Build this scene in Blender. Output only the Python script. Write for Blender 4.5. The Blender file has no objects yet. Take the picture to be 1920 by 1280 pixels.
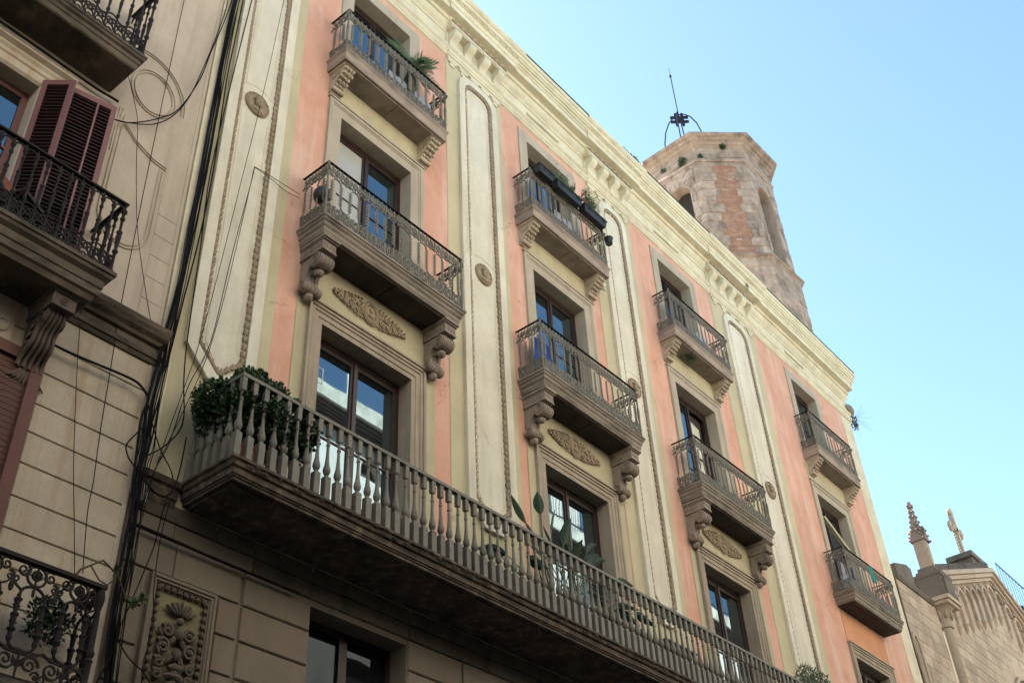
import bpy, math, random
from math import sin, cos, pi, radians as rad
from mathutils import Matrix, Vector, noise
random.seed(7)
S = bpy.context.scene
# ---------------------------------------------------------------- camera
R = [[0.638629, -0.768213, -0.044742], [0.453944, 0.423045, -0.784199], [0.62136, 0.480502, 0.618894]]
cd = bpy.data.cameras.new('camera'); cam = bpy.data.objects.new('camera', cd); S.collection.objects.link(cam)
cd.sensor_width = 36; cd.lens = 39.3; cd.clip_end = 2000; cd.clip_start = 0.05
m = Matrix.Identity(4)
for i in range(3):
    m[i][0] = R[0][i]; m[i][1] = -R[1][i]; m[i][2] = -R[2][i]
cam.matrix_world = m
S.camera = cam
# ---------------------------------------------------------------- world, sun, exposure
SUN_AZ = Vector((0.08, 0.997)); SUN_EL = rad(41)
w = bpy.data.worlds.new('World'); S.world = w; w.use_nodes = True
nt = w.node_tree; nt.nodes.clear()
sk = nt.nodes.new('ShaderNodeTexSky'); sk.sky_type = 'NISHITA'; sk.sun_disc = False
sk.sun_elevation = SUN_EL
sk.sun_rotation = math.atan2(SUN_AZ.x, SUN_AZ.y)
sk.air_density = 1.0; sk.dust_density = 0.7; sk.ozone_density = 1.0
bg = nt.nodes.new('ShaderNodeBackground'); bg.inputs[1].default_value = 0.085
wo = nt.nodes.new('ShaderNodeOutputWorld')
tint = nt.nodes.new('ShaderNodeMix'); tint.data_type = 'RGBA'; tint.blend_type = 'MULTIPLY'; tint.inputs[0].default_value = 1
tint.inputs[7].default_value = (.99, 1.105, 1.0, 1)
nt.links.new(sk.outputs[0], tint.inputs[6]); nt.links.new(tint.outputs[2], bg.inputs[0]); nt.links.new(bg.outputs[0], wo.inputs[0])
sl = bpy.data.lights.new('sun', 'SUN'); sl.energy = 5.0; sl.angle = rad(0.5); sl.color = (1, 0.95, 0.88)
so = bpy.data.objects.new('sun', sl); S.collection.objects.link(so)
sd = Vector((SUN_AZ.x * cos(SUN_EL), SUN_AZ.y * cos(SUN_EL), sin(SUN_EL)))
so.rotation_euler = sd.to_track_quat('Z', 'Y').to_euler()
S.render.engine = 'CYCLES'
S.view_settings.view_transform = 'Standard'; S.view_settings.look = 'None'
S.view_settings.exposure = 2.15; S.view_settings.gamma = 1; S.view_settings.use_curve_mapping = False
S.cycles.max_bounces = 8; S.cycles.diffuse_bounces = 5

# ---------------------------------------------------------------- materials
MATS = {}
def mat(name, col, rough=.85, var=.10, scale=1.3, stain=None, samt=0.0, sscale=(3, 3, .35), bump=.15, bscale=45, metal=0.0,
        rnd=0.0, spec=.3, blot=None, bamt=0.0, fine=.05, sharp=.12, crack=0.0):
    m = bpy.data.materials.new(name); m.use_nodes = True; MATS[name] = m
    nt = m.node_tree; N = nt.nodes; L = nt.links
    b = N['Principled BSDF']; b.inputs['Roughness'].default_value = rough; b.inputs['Metallic'].default_value = metal
    b.inputs['Specular IOR Level'].default_value = spec
    g = N.new('ShaderNodeNewGeometry')
    def noi(sc, vec=None, det=5, rg=.6):
        n = N.new('ShaderNodeTexNoise'); n.inputs['Scale'].default_value = sc; n.inputs['Detail'].default_value = det
        n.inputs['Roughness'].default_value = rg; L.new(vec or g.outputs['Position'], n.inputs['Vector']); return n
    def ramp(src, a, c):
        r = N.new('ShaderNodeMapRange'); L.new(src, r.inputs[0]); r.inputs[1].default_value = a; r.inputs[2].default_value = c
        return r
    def mix(f, a, c, mode='MIX'):
        x = N.new('ShaderNodeMix'); x.data_type = 'RGBA'; x.blend_type = mode
        if hasattr(f, 'links'): L.new(f, x.inputs[0])
        else: x.inputs[0].default_value = f
        for s, v in ((x.inputs[6], a), (x.inputs[7], c)):
            if hasattr(v, 'links'): L.new(v, s)
            else: s.default_value = (*v, 1) if len(v) == 3 else v
        return x.outputs[2]
    n1 = noi(scale); r1 = ramp(n1.outputs[0], .3, .7)
    c = mix(r1.outputs[0], [v * (1 - var) for v in col], [min(1, v * (1 + var)) for v in col])
    n2 = noi(38, det=3); r2 = ramp(n2.outputs[0], .3, .7)
    c = mix(r2.outputs[0], c, mix(1.0, c, (1 - fine * 2,) * 3, 'MULTIPLY'))
    if blot:
        n3 = noi(scale * 2.3, det=7); r3 = ramp(n3.outputs[0], .5, .68)
        mm = N.new('ShaderNodeMath'); mm.operation = 'MULTIPLY'; L.new(r3.outputs[0], mm.inputs[0]); mm.inputs[1].default_value = bamt
        c = mix(mm.outputs[0], c, blot)
    if stain:
        mp = N.new('ShaderNodeMapping'); mp.inputs['Scale'].default_value = sscale; L.new(g.outputs['Position'], mp.inputs[0])
        n4 = noi(1.0, mp.outputs[0], 6, .65); r4 = ramp(n4.outputs[0], .5 - sharp * .2, .5 + sharp * 1.6)
        mm = N.new('ShaderNodeMath'); mm.operation = 'MULTIPLY'; L.new(r4.outputs[0], mm.inputs[0]); mm.inputs[1].default_value = samt
        c = mix(mm.outputs[0], c, stain)
    if crack:
        dn = noi(1.7, det=4); av = N.new('ShaderNodeVectorMath'); av.operation = 'SCALE'; L.new(dn.outputs['Color'], av.inputs[0]); av.inputs['Scale'].default_value = 1.1
        ad = N.new('ShaderNodeVectorMath'); ad.operation = 'ADD'; L.new(g.outputs['Position'], ad.inputs[0]); L.new(av.outputs[0], ad.inputs[1])
        vo = N.new('ShaderNodeTexVoronoi'); vo.feature = 'DISTANCE_TO_EDGE'; vo.inputs['Scale'].default_value = .42; L.new(ad.outputs[0], vo.inputs['Vector'])
        rc = ramp(vo.outputs['Distance'], .0065, .0015); mk = ramp(noi(.8, det=2).outputs[0], .52, .6)
        mm = N.new('ShaderNodeMath'); mm.operation = 'MULTIPLY'; L.new(rc.outputs[0], mm.inputs[0]); L.new(mk.outputs[0], mm.inputs[1])
        m2 = N.new('ShaderNodeMath'); m2.operation = 'MULTIPLY'; L.new(mm.outputs[0], m2.inputs[0]); m2.inputs[1].default_value = crack
        c = mix(m2.outputs[0], c, [v * .35 for v in col])
    if rnd:
        oi = N.new('ShaderNodeObjectInfo'); r = N.new('ShaderNodeMapRange'); L.new(oi.outputs['Random'], r.inputs[0])
        r.inputs[3].default_value = 1 - rnd; r.inputs[4].default_value = 1 + rnd
        cc = N.new('ShaderNodeCombineColor')
        for i in range(3): L.new(r.outputs[0], cc.inputs[i])
        c = mix(1.0, c, cc.outputs[0], 'MULTIPLY')
    L.new(c, b.inputs['Base Color'])
    if bump:
        n5 = noi(bscale, det=6, rg=.65); bp = N.new('ShaderNodeBump'); bp.inputs['Strength'].default_value = bump
        bp.inputs['Distance'].default_value = .02; L.new(n5.outputs[0], bp.inputs['Height']); L.new(bp.outputs[0], b.inputs['Normal'])
    return m
DK = (.045, .038, .03)
cream = mat('cream stucco', (.67, .635, .525), stain=(.47, .42, .32), samt=.6, bump=.12, crack=.5, blot=(.60, .53, .40), bamt=.4)
creamy = mat('yellow cream stucco', (.68, .625, .47), stain=(.42, .36, .26), samt=.4, sscale=(2.5, 2.5, 2.5), bump=.15, blot=(.54, .45, .29), bamt=.6)
olive = mat('olive yellow stucco', (.53, .475, .315), stain=(.43, .38, .25), samt=.5, bump=.12, crack=.4)
pink = mat('salmon pink stucco', (.64, .36, .265), var=.11, scale=.7, stain=(.66, .49, .41), samt=.85, sscale=(2.2, 2.2, .28), bump=.2, bscale=30, crack=.6, blot=(.54, .275, .17), bamt=.7)
orange = mat('orange stucco', (.58, .28, .15), var=.12, bump=.2, bscale=30)
panelc = mat('ochre cream stucco', (.49, .44, .295), stain=(.33, .28, .18), samt=.5, bump=.15)
frame_st = mat('brown grey window stone', (.36, .30, .23), stain=(.17, .13, .10), samt=.5, sscale=(7, 7, .6), var=.15, bump=.2)
frame_gr = mat('pale grey window stone', (.43, .375, .295), stain=(.27, .22, .17), samt=.45, sscale=(5, 5, .5), var=.1, bump=.15)
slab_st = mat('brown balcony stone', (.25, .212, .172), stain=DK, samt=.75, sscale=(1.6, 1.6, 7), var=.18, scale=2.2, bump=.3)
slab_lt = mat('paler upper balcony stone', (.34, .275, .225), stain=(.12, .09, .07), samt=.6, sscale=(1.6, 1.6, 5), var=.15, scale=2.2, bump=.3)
soot_shade_st = mat('soot and shade darkened soffit stone', (.065, .053, .046), stain=(.03, .024, .02), samt=.7, sscale=(2, 2, 2), var=.25, bump=.3)  # soot tone that also carries the shade under the balconies
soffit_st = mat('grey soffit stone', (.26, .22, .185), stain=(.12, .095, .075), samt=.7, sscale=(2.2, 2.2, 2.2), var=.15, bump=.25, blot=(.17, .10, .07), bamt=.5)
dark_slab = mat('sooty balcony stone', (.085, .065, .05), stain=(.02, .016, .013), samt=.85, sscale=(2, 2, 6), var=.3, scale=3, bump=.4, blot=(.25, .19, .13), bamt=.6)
carved_lt = mat('carved pale stone', (.47, .40, .30), stain=(.27, .21, .15), samt=.5, sscale=(9, 9, 9), bump=.35, bscale=70)
carved = mat('carved tan stone', (.34, .27, .19), stain=(.20, .14, .09), samt=.5, sscale=(9, 9, 9), bump=.35, bscale=70)
carved_gr = mat('carved grey stone', (.30, .245, .20), stain=(.12, .09, .07), samt=.55, sscale=(6, 6, 3), bump=.35, bscale=70, rnd=.12)
gf_soot_shade = mat('sooty and shade darkened ground floor sandstone', (.12, .10, .077), stain=(.05, .04, .032), samt=.7, sscale=(2, 2, 1.2), var=.25, bump=.3, rnd=.1)  # grime tone with the shade below the long balcony put into it
gf_st = mat('ground floor sandstone', (.205, .17, .132), stain=(.17, .13, .095), samt=.55, sscale=(2.4, 2.4, .5), var=.12, bump=.3, rnd=.07)
relief_dk = mat('dark carved relief', (.12, .093, .077), stain=(.06, .045, .035), samt=.5, sscale=(6, 6, 3), bump=.35, bscale=70)
gf_olive = mat('olive panel field', (.21, .19, .11), bump=.1)
nb_up = mat('neighbour pale stucco', (.51, .435, .35), stain=(.30, .245, .19), samt=.55, sscale=(3.2, 3.2, .22), bump=.2)
nb_low = mat('neighbour streaked stone', (.49, .425, .335), stain=(.38, .26, .15), samt=.75, sscale=(5.5, 5.5, .16), bump=.2, rnd=.05, blot=(.62, .56, .46), bamt=.35)
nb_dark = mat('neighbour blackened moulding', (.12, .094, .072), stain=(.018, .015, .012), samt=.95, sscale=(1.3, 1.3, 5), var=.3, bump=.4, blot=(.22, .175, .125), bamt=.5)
iron_gr = mat('grey green painted iron', (.175, .163, .13), rough=.65, stain=(.06, .04, .03), samt=.6, sscale=(14, 14, 14), bump=.1, spec=.4)
iron_bal = mat('grey painted baluster iron', (.175, .165, .135), rough=.55, stain=(.11, .09, .07), samt=.6, sscale=(5, 5, 5), bump=.12, spec=.3, rnd=.13)
iron_dk = mat('dark iron', (.021, .018, .018), rough=.75, var=.2, stain=(.05, .026, .02), samt=.4, sscale=(9, 9, 9), bump=.1, spec=.18)
wood_dk = mat('dark red brown wood', (.032, .015, .013), rough=.45, var=.25, scale=6, bump=.1, spec=.45)
wood_sh = mat('plum shutter paint', (.20, .085, .08), rough=.5, var=.1, stain=(.12, .05, .045), samt=.4, bump=.05, spec=.4)
wood_rs = mat('red brown shutter frame', (.13, .052, .043), rough=.6, var=.12, stain=(.08, .03, .025), samt=.4, bump=.05, spec=.3)
wood_slat = mat('dark slat paint', (.055, .022, .02), rough=.55, var=.12)
roller = mat('brown roller shutter', (.095, .038, .027), rough=.6, stain=(.09, .035, .025), samt=.5, sscale=(20, 20, 1))
black = mat('black plastic', (.018, .018, .02), rough=.45, bump=0, spec=.5)
bluegrey = mat('blue grey cable rubber', (.012, .014, .026), rough=.85, bump=.0, spec=.12)
cable_m = mat('black cable rubber', (.011, .010, .010), rough=.85, bump=0, spec=.12)
white_m = mat('white paint', (.72, .72, .70), rough=.5, var=.05, bump=.02)
terra = mat('terracotta', (.36, .13, .06), rough=.8)
leaf_dk = mat('dark glossy leaf', (.022, .055, .018), rough=.35, var=.4, scale=7, bump=0, spec=.5)
leaf_st = mat('dark paddle leaf', (.018, .038, .016), rough=.55, var=.4, scale=7, bump=0, spec=.2)
leaf_jd = mat('fresh glossy leaf', (.06, .12, .035), rough=.4, var=.4, scale=9, bump=0, spec=.45)
leaf_md = mat('mid green leaf', (.055, .10, .035), rough=.5, var=.35, scale=7, bump=0)
leaf_gr = mat('grey green leaf', (.15, .19, .11), rough=.6, var=.25, scale=9, bump=0)
leaf_rd = mat('reddish leaf', (.12, .04, .03), rough=.5, var=.3, scale=9, bump=0)
stem_m = mat('woody stem', (.10, .07, .045), rough=.8)
tower_st = mat('pink tower sandstone', (.41, .305, .245), stain=(.16, .115, .09), samt=.9, sscale=(1.7, 1.7, 1.2), var=.18, scale=1.6, bump=.9, bscale=14, rnd=.17, blot=(.55, .42, .33), bamt=.5)
brick_m = mat('orange red brick', (.37, .19, .13), var=.3, scale=3.5, stain=(.28, .16, .12), samt=.5, sscale=(2, 2, 2), bump=.3, bscale=30)
mortar = mat('pale mortar', (.46, .35, .27), bump=.3)
church_st = mat('honey church sandstone', (.45, .375, .29), stain=(.30, .20, .13), samt=.5, sscale=(1.1, 1.1, .9), var=.12, scale=1.8, bump=.35, bscale=18, rnd=.17, blot=(.40, .25, .185), bamt=.6)
church_dk = mat('blackened church stone', (.17, .145, .12), stain=(.06, .05, .045), samt=.7, sscale=(1.6, 1.6, .8), bump=.4, bscale=18)
spire_m = mat('grey brown pinnacle stone', (.27, .22, .185), stain=(.12, .095, .08), samt=.6, sscale=(2, 2, 2), bump=.4)
finial_m = mat('matt weathered iron', (.035, .038, .055), rough=1, spec=0, bump=0)
far_iron = mat('haze blued far railing iron', (.16, .24, .34), rough=.9, spec=.1, bump=0)  # distance haze is put into the railing colour
tile_m = mat('dark roof tile', (.11, .085, .07), var=.3, scale=4, bump=.3)
opp_w = mat('pale opposite stucco', (.66, .62, .54), stain=(.45, .41, .34), samt=.5, sscale=(1.2, 1.2, .2))
opp_p = mat('stained parapet stucco', (.60, .56, .45), stain=(.12, .11, .09), samt=.8, sscale=(.9, .9, .5))
opp_b = mat('warm beige opposite stucco', (.60, .48, .36), stain=(.42, .33, .26), samt=.5, sscale=(1.2, 1.2, .2))
asphalt = mat('street asphalt', (.06, .058, .055), rough=.9, bump=.4)
paving = mat('stone paving', (.30, .27, .24), rough=.8, bump=.3)
room_m = mat('unlit interior shade tone', (.05, .04, .035), bump=0)  # near-black colour carries the shade of unlit interiors
blind_m = mat('cream roller blind', (.62, .60, .52), rough=.7, bump=0)
cloth_b = mat('blue cloth', (.035, .10, .36), rough=.8, bump=0)
cloth_w = mat('pale blue white cloth', (.36, .40, .47), rough=.8, bump=0)
cloth_n = mat('navy cloth', (.03, .045, .16), rough=.8, bump=0)
cloth_t = mat('teal cloth', (.03, .22, .20), rough=.8, bump=0)
purple_m = mat('mauve door paint', (.13, .11, .20), rough=.6, bump=.05)
grey_m = mat('dusty grey paint', (.42, .42, .40), rough=.6, stain=(.2, .17, .13), samt=.6, sscale=(12, 12, 6), bump=.05)
blueplant = mat('blue glazed pot', (.06, .13, .33), rough=.3, bump=0, spec=.5)
def glass(name, col, ior=3.1, rough=.015, coat=0):
    m = bpy.data.materials.new(name); m.use_nodes = True; MATS[name] = m
    N = m.node_tree.nodes; L = m.node_tree.links; b = N['Principled BSDF']
    b.inputs['Base Color'].default_value = (*col, 1); b.inputs['Roughness'].default_value = rough
    b.inputs['IOR'].default_value = ior; b.inputs['Specular Tint'].default_value = (.62, .85, 1, 1)
    g = N.new('ShaderNodeNewGeometry'); n = N.new('ShaderNodeTexNoise'); n.inputs['Scale'].default_value = 1.1; n.inputs['Detail'].default_value = 1
    L.new(g.outputs['Position'], n.inputs['Vector'])
    bp = N.new('ShaderNodeBump'); bp.inputs['Strength'].default_value = .07; bp.inputs['Distance'].default_value = .02
    L.new(n.outputs[0], bp.inputs['Height']); L.new(bp.outputs[0], b.inputs['Normal'])
    return m
glass_dk = glass('window glass', (.008, .010, .012))
glass_low = glass('dim lower window glass', (.010, .011, .013), 1.3)
glass_bl = glass('glass over cream blind', (.42, .42, .38), 1.6)

# ---------------------------------------------------------------- mesh helper
COL = S.collection
WL = {}
class M:
    def __init__(s): s.v = []; s.f = []
    def add(s, vs, fs):
        o = len(s.v); s.v += [tuple(p) for p in vs]; s.f += [tuple(i + o for i in f) for f in fs]; return s
    def box(s, x0, x1, y0, y1, z0, z1):
        return s.add([(x, y, z) for z in (z0, z1) for y in (y0, y1) for x in (x0, x1)],
                     [(0, 2, 3, 1), (4, 5, 7, 6), (0, 1, 5, 4), (2, 6, 7, 3), (0, 4, 6, 2), (1, 3, 7, 5)])
    def cbox(s, x0, x1, y0, y1, z0, z1, c):      # front (-y) face chamfered by c
        V = [(x0, y1, z0), (x1, y1, z0), (x1, y1, z1), (x0, y1, z1), (x0, y0 + c, z0), (x1, y0 + c, z0), (x1, y0 + c, z1), (x0, y0 + c, z1),
             (x0 + c, y0, z0 + c), (x1 - c, y0, z0 + c), (x1 - c, y0, z1 - c), (x0 + c, y0, z1 - c)]
        return s.add(V, [(0, 3, 2, 1), (0, 1, 5, 4), (1, 2, 6, 5), (2, 3, 7, 6), (3, 0, 4, 7), (4, 5, 9, 8), (5, 6, 10, 9), (6, 7, 11, 10), (7, 4, 8, 11), (8, 9, 10, 11)])
    def bar(s, a, b, wd, hg=None):
        a = Vector(a); b = Vector(b); return s.tube([a, b], wd * .7071, 4, hg=hg)
    def prism(s, pts, axis, a, b):               # polygon pts, extruded along axis
        n = len(pts)
        def P(p, t):
            return (t, p[0], p[1]) if axis == 0 else ((p[0], t, p[1]) if axis == 1 else (p[0], p[1], t))
        return s.add([P(p, a) for p in pts] + [P(p, b) for p in pts],
                     [tuple(range(n))[::-1], tuple(range(n, 2 * n))] + [(i, (i + 1) % n, n + (i + 1) % n, n + i) for i in range(n)])
    def lathe(s, prof, cx, cy, n=12, cz=0, ph=0, cap=True):
        o = []
        for r, z in prof: o += [(cx + r * cos(ph + 2 * pi * k / n), cy + r * sin(ph + 2 * pi * k / n), cz + z) for k in range(n)]
        fs = [(j * n + k, j * n + (k + 1) % n, (j + 1) * n + (k + 1) % n, (j + 1) * n + k) for j in range(len(prof) - 1) for k in range(n)]
        if cap: fs += [tuple(range(n))[::-1], tuple(range((len(prof) - 1) * n, len(prof) * n))]
        return s.add(o, fs)
    def tube(s, path, r, n=6, closed=False, hg=None, ph=None):
        P = [Vector(p) for p in path]; k = len(P); o = []
        ph = pi / 4 if ph is None and n == 4 else (ph or 0); up = None
        for i in range(k):
            if closed: t = P[(i + 1) % k] - P[i - 1]
            else: t = P[min(i + 1, k - 1)] - P[max(i - 1, 0)]
            if t.length < 1e-9: t = Vector((0, 0, 1))
            t.normalize()
            if up is None:
                up = Vector((0, 1, 0)) if abs(t.y) < .9 else Vector((0, 0, 1))
            sd_ = t.cross(up); sd_.normalize(); up = sd_.cross(t); up.normalize()
            rr = r[i] if isinstance(r, (list, tuple)) else r
            o += [P[i] + sd_ * cos(ph + 2 * pi * j / n) * rr + up * sin(ph + 2 * pi * j / n) * (rr if hg is None else hg * .7071) for j in range(n)]
        m_ = k if closed else k - 1
        fs = [(i * n + j, i * n + (j + 1) % n, ((i + 1) % k) * n + (j + 1) % n, ((i + 1) % k) * n + j) for i in range(m_) for j in range(n)]
        if not closed: fs += [tuple(range(n)), tuple(range((k - 1) * n, k * n))[::-1]]
        return s.add(o, fs)
    def ring(s, c, r, t, n=12, m_=4, ax=1, rz=None):  # torus in the XZ plane (ax=1) / YZ (0) / XY (2)
        rz = rz or r
        if ax == 1: pts = [(c[0] + r * cos(2 * pi * i / n), c[1], c[2] + rz * sin(2 * pi * i / n)) for i in range(n)]
        elif ax == 0: pts = [(c[0], c[1] + r * cos(2 * pi * i / n), c[2] + rz * sin(2 * pi * i / n)) for i in range(n)]
        else: pts = [(c[0] + r * cos(2 * pi * i / n), c[1] + rz * sin(2 * pi * i / n), c[2]) for i in range(n)]
        return s.tube(pts, t, m_, True)
    def spiral(s, c, r, turns, t, ax=1, a0=0, dr=1, n=None, m_=4):
        n = n or int(12 * turns); pts = []; rr = []
        for i in range(n + 1):
            f = i / n; a = a0 + dr * 2 * pi * turns * f; q = r * (1 - .88 * f)
            pts.append((c[0] + q * cos(a), c[1], c[2] + q * sin(a)) if ax == 1 else (c[0], c[1] + q * cos(a), c[2] + q * sin(a)))
            rr.append(t * (1 - .35 * f))
        return s.tube(pts, rr, m_)
    def blob(s, c, r, n=6, k=4, rot=0, jit=0):
        o = []; fs = []
        for j in range(k + 1):
            a = -pi / 2 + pi * j / k
            for i in range(n):
                b = 2 * pi * i / n + .4; q = 1 + (random.uniform(-jit, jit) if jit else 0)
                x = cos(a) * cos(b) * r[0] * q; y = cos(a) * sin(b) * r[1] * q; z = sin(a) * r[2] * q
                if rot: x, z = x * cos(rot) - z * sin(rot), x * sin(rot) + z * cos(rot)
                o.append((c[0] + x, c[1] + y, c[2] + z))
        fs = [(j * n + i, j * n + (i + 1) % n, (j + 1) * n + (i + 1) % n, (j + 1) * n + i) for j in range(k) for i in range(n)]
        return s.add(o, fs)
    def oval(s, c, d, up, L_, wd):               # round fleshy leaf
        c = Vector(c); d = Vector(d).normalized(); sd_ = d.cross(Vector(up))
        if sd_.length < .01: sd_ = Vector((1, 0, 0))
        sd_.normalize(); nn = sd_.cross(d)
        P = [c, c + d * L_ * .35 + sd_ * wd * .42, c + d * L_ * .72 + sd_ * wd * .5, c + d * L_, c + d * L_ * .72 - sd_ * wd * .5, c + d * L_ * .35 - sd_ * wd * .42, c + d * L_ * .55 - nn * wd * .16]
        return s.add(P, [(i, (i + 1) % 6, 6) for i in range(6)])
    def leaf(s, c, d, up, L_, wd):               # folded leaf
        c = Vector(c); d = Vector(d).normalized(); sd_ = d.cross(Vector(up))
        if sd_.length < .01: sd_ = Vector((1, 0, 0))
        sd_.normalize(); nn = sd_.cross(d)
        return s.add([c, c + d * L_ * .5 + sd_ * wd * .5 + nn * wd * .12, c + d * L_, c + d * L_ * .5 - sd_ * wd * .5 + nn * wd * .12, c + d * L_ * .5 - nn * wd * .08],
                     [(0, 1, 4), (1, 2, 4), (2, 3, 4), (3, 0, 4)])
    def mesh(s, name, m_, org=(0, 0, 0), smooth=None):
        me = bpy.data.meshes.new(name); ox, oy, oz = org
        me.from_pydata([(x - ox, y - oy, z - oz) for x, y, z in s.v], [], s.f)
        for q in (m_ if isinstance(m_, (list, tuple)) else [m_]): me.materials.append(q)
        me.validate()
        import bmesh
        bm = bmesh.new(); bm.from_mesh(me); bmesh.ops.recalc_face_normals(bm, faces=bm.faces); bm.to_mesh(me); bm.free()
        if smooth:
            me.shade_smooth(); me.set_sharp_from_angle(angle=rad(smooth))
        return me
    def obj(s, name, m_, parent=None, label=None, cat=None, group=None, kind=None, smooth=None, org=None):
        if org is None: org = WL[parent.name] if parent else (0, 0, 0)
        me = s.mesh(name, m_, org, smooth)
        return put(name, me, org, parent, label, cat, group, kind)
def put(name, me, loc, parent=None, label=None, cat=None, group=None, kind=None, rz=0, sc=None):
    o = bpy.data.objects.new(name, me); COL.objects.link(o)
    if parent:
        o.parent = parent; pw = WL[parent.name]; o.location = [loc[i] - pw[i] for i in range(3)]
    else: o.location = loc
    WL[o.name] = tuple(loc)
    if rz: o.rotation_euler = (0, 0, rz)
    if sc: o.scale = sc
    for k, v in (('label', label), ('category', cat), ('group', group), ('kind', kind)):
        if v: o[k] = v
    return o
def thing(name, label, cat, loc, group=None):
    return put(name, None, loc, None, label, cat, group)
CUBE = {}
def stone(parent, mt, x0, x1, y0, y1, z0, z1, c=.012, name='stone_block', label=None):
    """one chamfered block; the mesh is shared between blocks of the same size"""
    key = (mt.name, round(x1 - x0, 3), round(y1 - y0, 3), round(z1 - z0, 3), c, name)
    if key not in CUBE:
        CUBE[key] = M().cbox(0, x1 - x0, 0, y1 - y0, 0, z1 - z0, c).mesh(name, mt)
    return put(name, CUBE[key], (x0, y0, z0), parent, label)
def arch_pts(cx, hw, zs, rz, n=10, pointed=False):
    if pointed:
        pts = []
        for i in range(n + 1):
            t = i / n
            if t <= .5: a = t * 2; pts.append((cx - hw * cos(a * pi / 2) ** 1.1, zs + rz * sin(a * pi / 2) ** .9))
            else: a = (1 - t) * 2; pts.append((cx + hw * cos(a * pi / 2) ** 1.1, zs + rz * sin(a * pi / 2) ** .9))
        return pts
    return [(cx - hw * cos(pi * i / n), zs + rz * sin(pi * i / n)) for i in range(n + 1)]
def arch_wall(mm, T3, u0, u1, z0, z1, cu, hw, zb, zs, rz, depth, n=10):
    """wall sheet with an arched opening and its reveal.  T3(u, d, z) -> world"""
    A = [(cu - hw, zb)] + arch_pts(cu, hw, zs, rz, n) + [(cu + hw, zb)]
    q = lambda pts: mm.add([T3(u, 0, z) for u, z in pts], [tuple(range(len(pts)))])
    q([(u0, z0), (cu - hw, z0), (cu - hw, z1), (u0, z1)]); q([(cu + hw, z0), (u1, z0), (u1, z1), (cu + hw, z1)])
    if zb > z0: q([(cu - hw, z0), (cu + hw, z0), (cu + hw, zb), (cu - hw, zb)])
    top = arch_pts(cu, hw, zs, rz, n)
    for i in range(n): q([top[i], top[i + 1], (top[i + 1][0], z1), (top[i][0], z1)])
    for i in range(len(A) - 1):
        a, b = A[i], A[i + 1]
        mm.add([T3(a[0], 0, a[1]), T3(b[0], 0, b[1]), T3(b[0], depth, b[1]), T3(a[0], depth, a[1])], [(0, 1, 2, 3)])
    if zb > z0:
        mm.add([T3(cu - hw, 0, zb), T3(cu + hw, 0, zb), T3(cu + hw, depth, zb), T3(cu - hw, depth, zb)], [(0, 1, 2, 3)])
def sheet_holes(mm, x0, x1, z0, z1, y, holes):
    xs = sorted({x0, x1, *[h[0] for h in holes], *[h[1] for h in holes]}); zs = sorted({z0, z1, *[h[2] for h in holes], *[h[3] for h in holes]})
    for i in range(len(xs) - 1):
        for j in range(len(zs) - 1):
            cx = (xs[i] + xs[i + 1]) / 2; cz = (zs[j] + zs[j + 1]) / 2
            if any(h[0] < cx < h[1] and h[2] < cz < h[3] for h in holes): continue
            mm.add([(xs[i], y, zs[j]), (xs[i + 1], y, zs[j]), (xs[i + 1], y, zs[j + 1]), (xs[i], y, zs[j + 1])], [(0, 1, 2, 3)])
def loft3(mm, x0, x1, yf, yw, prof):
    """moulding that runs round three sides: prof = [(inset, z)...]"""
    L_ = [[(x0 + o, yw, z), (x0 + o, yf + o, z), (x1 - o, yf + o, z), (x1 - o, yw, z)] for o, z in prof]
    V = [p for l in L_ for p in l]
    F = [(4 * i + j, 4 * i + j + 1, 4 * i + j + 5, 4 * i + j + 4) for i in range(len(L_) - 1) for j in range(3)]
    F += [(0, 1, 2, 3), tuple(4 * (len(L_) - 1) + j for j in range(4))[::-1]]
    F += [tuple(4 * i for i in range(len(L_))), tuple(4 * i + 3 for i in range(len(L_)))]
    mm.add(V, F[:-2])
def along(mm, x0, x1, prof, y=10, e0=0, e1=0, cap=True):
    """profile (proud, z) run along X; ends flare by e*proud"""
    n = len(prof)
    mm.add([(x0 - e0 * p, y - p, z) for p, z in prof] + [(x1 + e1 * p, y - p, z) for p, z in prof],
           [(i, i + 1, n + i + 1, n + i) for i in range(n - 1)] + ([tuple(range(n)), tuple(range(n, 2 * n))] if cap else []))
def u_frame(mm, x0, x1, zb, zt, prof, y=10):
    """U-shaped surround: prof = [(inset from outer edge, proud)...]"""
    rows = [[(x0 + o, y - p, zb), (x0 + o, y - p, zt - o), (x1 - o, y - p, zt - o), (x1 - o, y - p, zb)] for o, p in prof]
    V = [p for r in rows for p in r]
    mm.add(V, [(4 * i + j, 4 * i + j + 1, 4 * i + j + 5, 4 * i + j + 4) for i in range(len(rows) - 1) for j in range(3)])
# ================================================================ street and ground
M().box(-120, 160, -1.2, 8.8, -1.7, -1.6).obj('street', asphalt, kind='structure')
M().box(-120, 160, 8.8, 10.4, -1.7, -1.48).obj('pavement', paving, kind='structure')
M().box(-120, 160, -2.6, -1.2, -1.7, -1.48).obj('pavement', paving, kind='structure')
M().box(-900, 900, -900, 900, -1.9, -1.71).obj('ground', paving, kind='structure')

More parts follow.
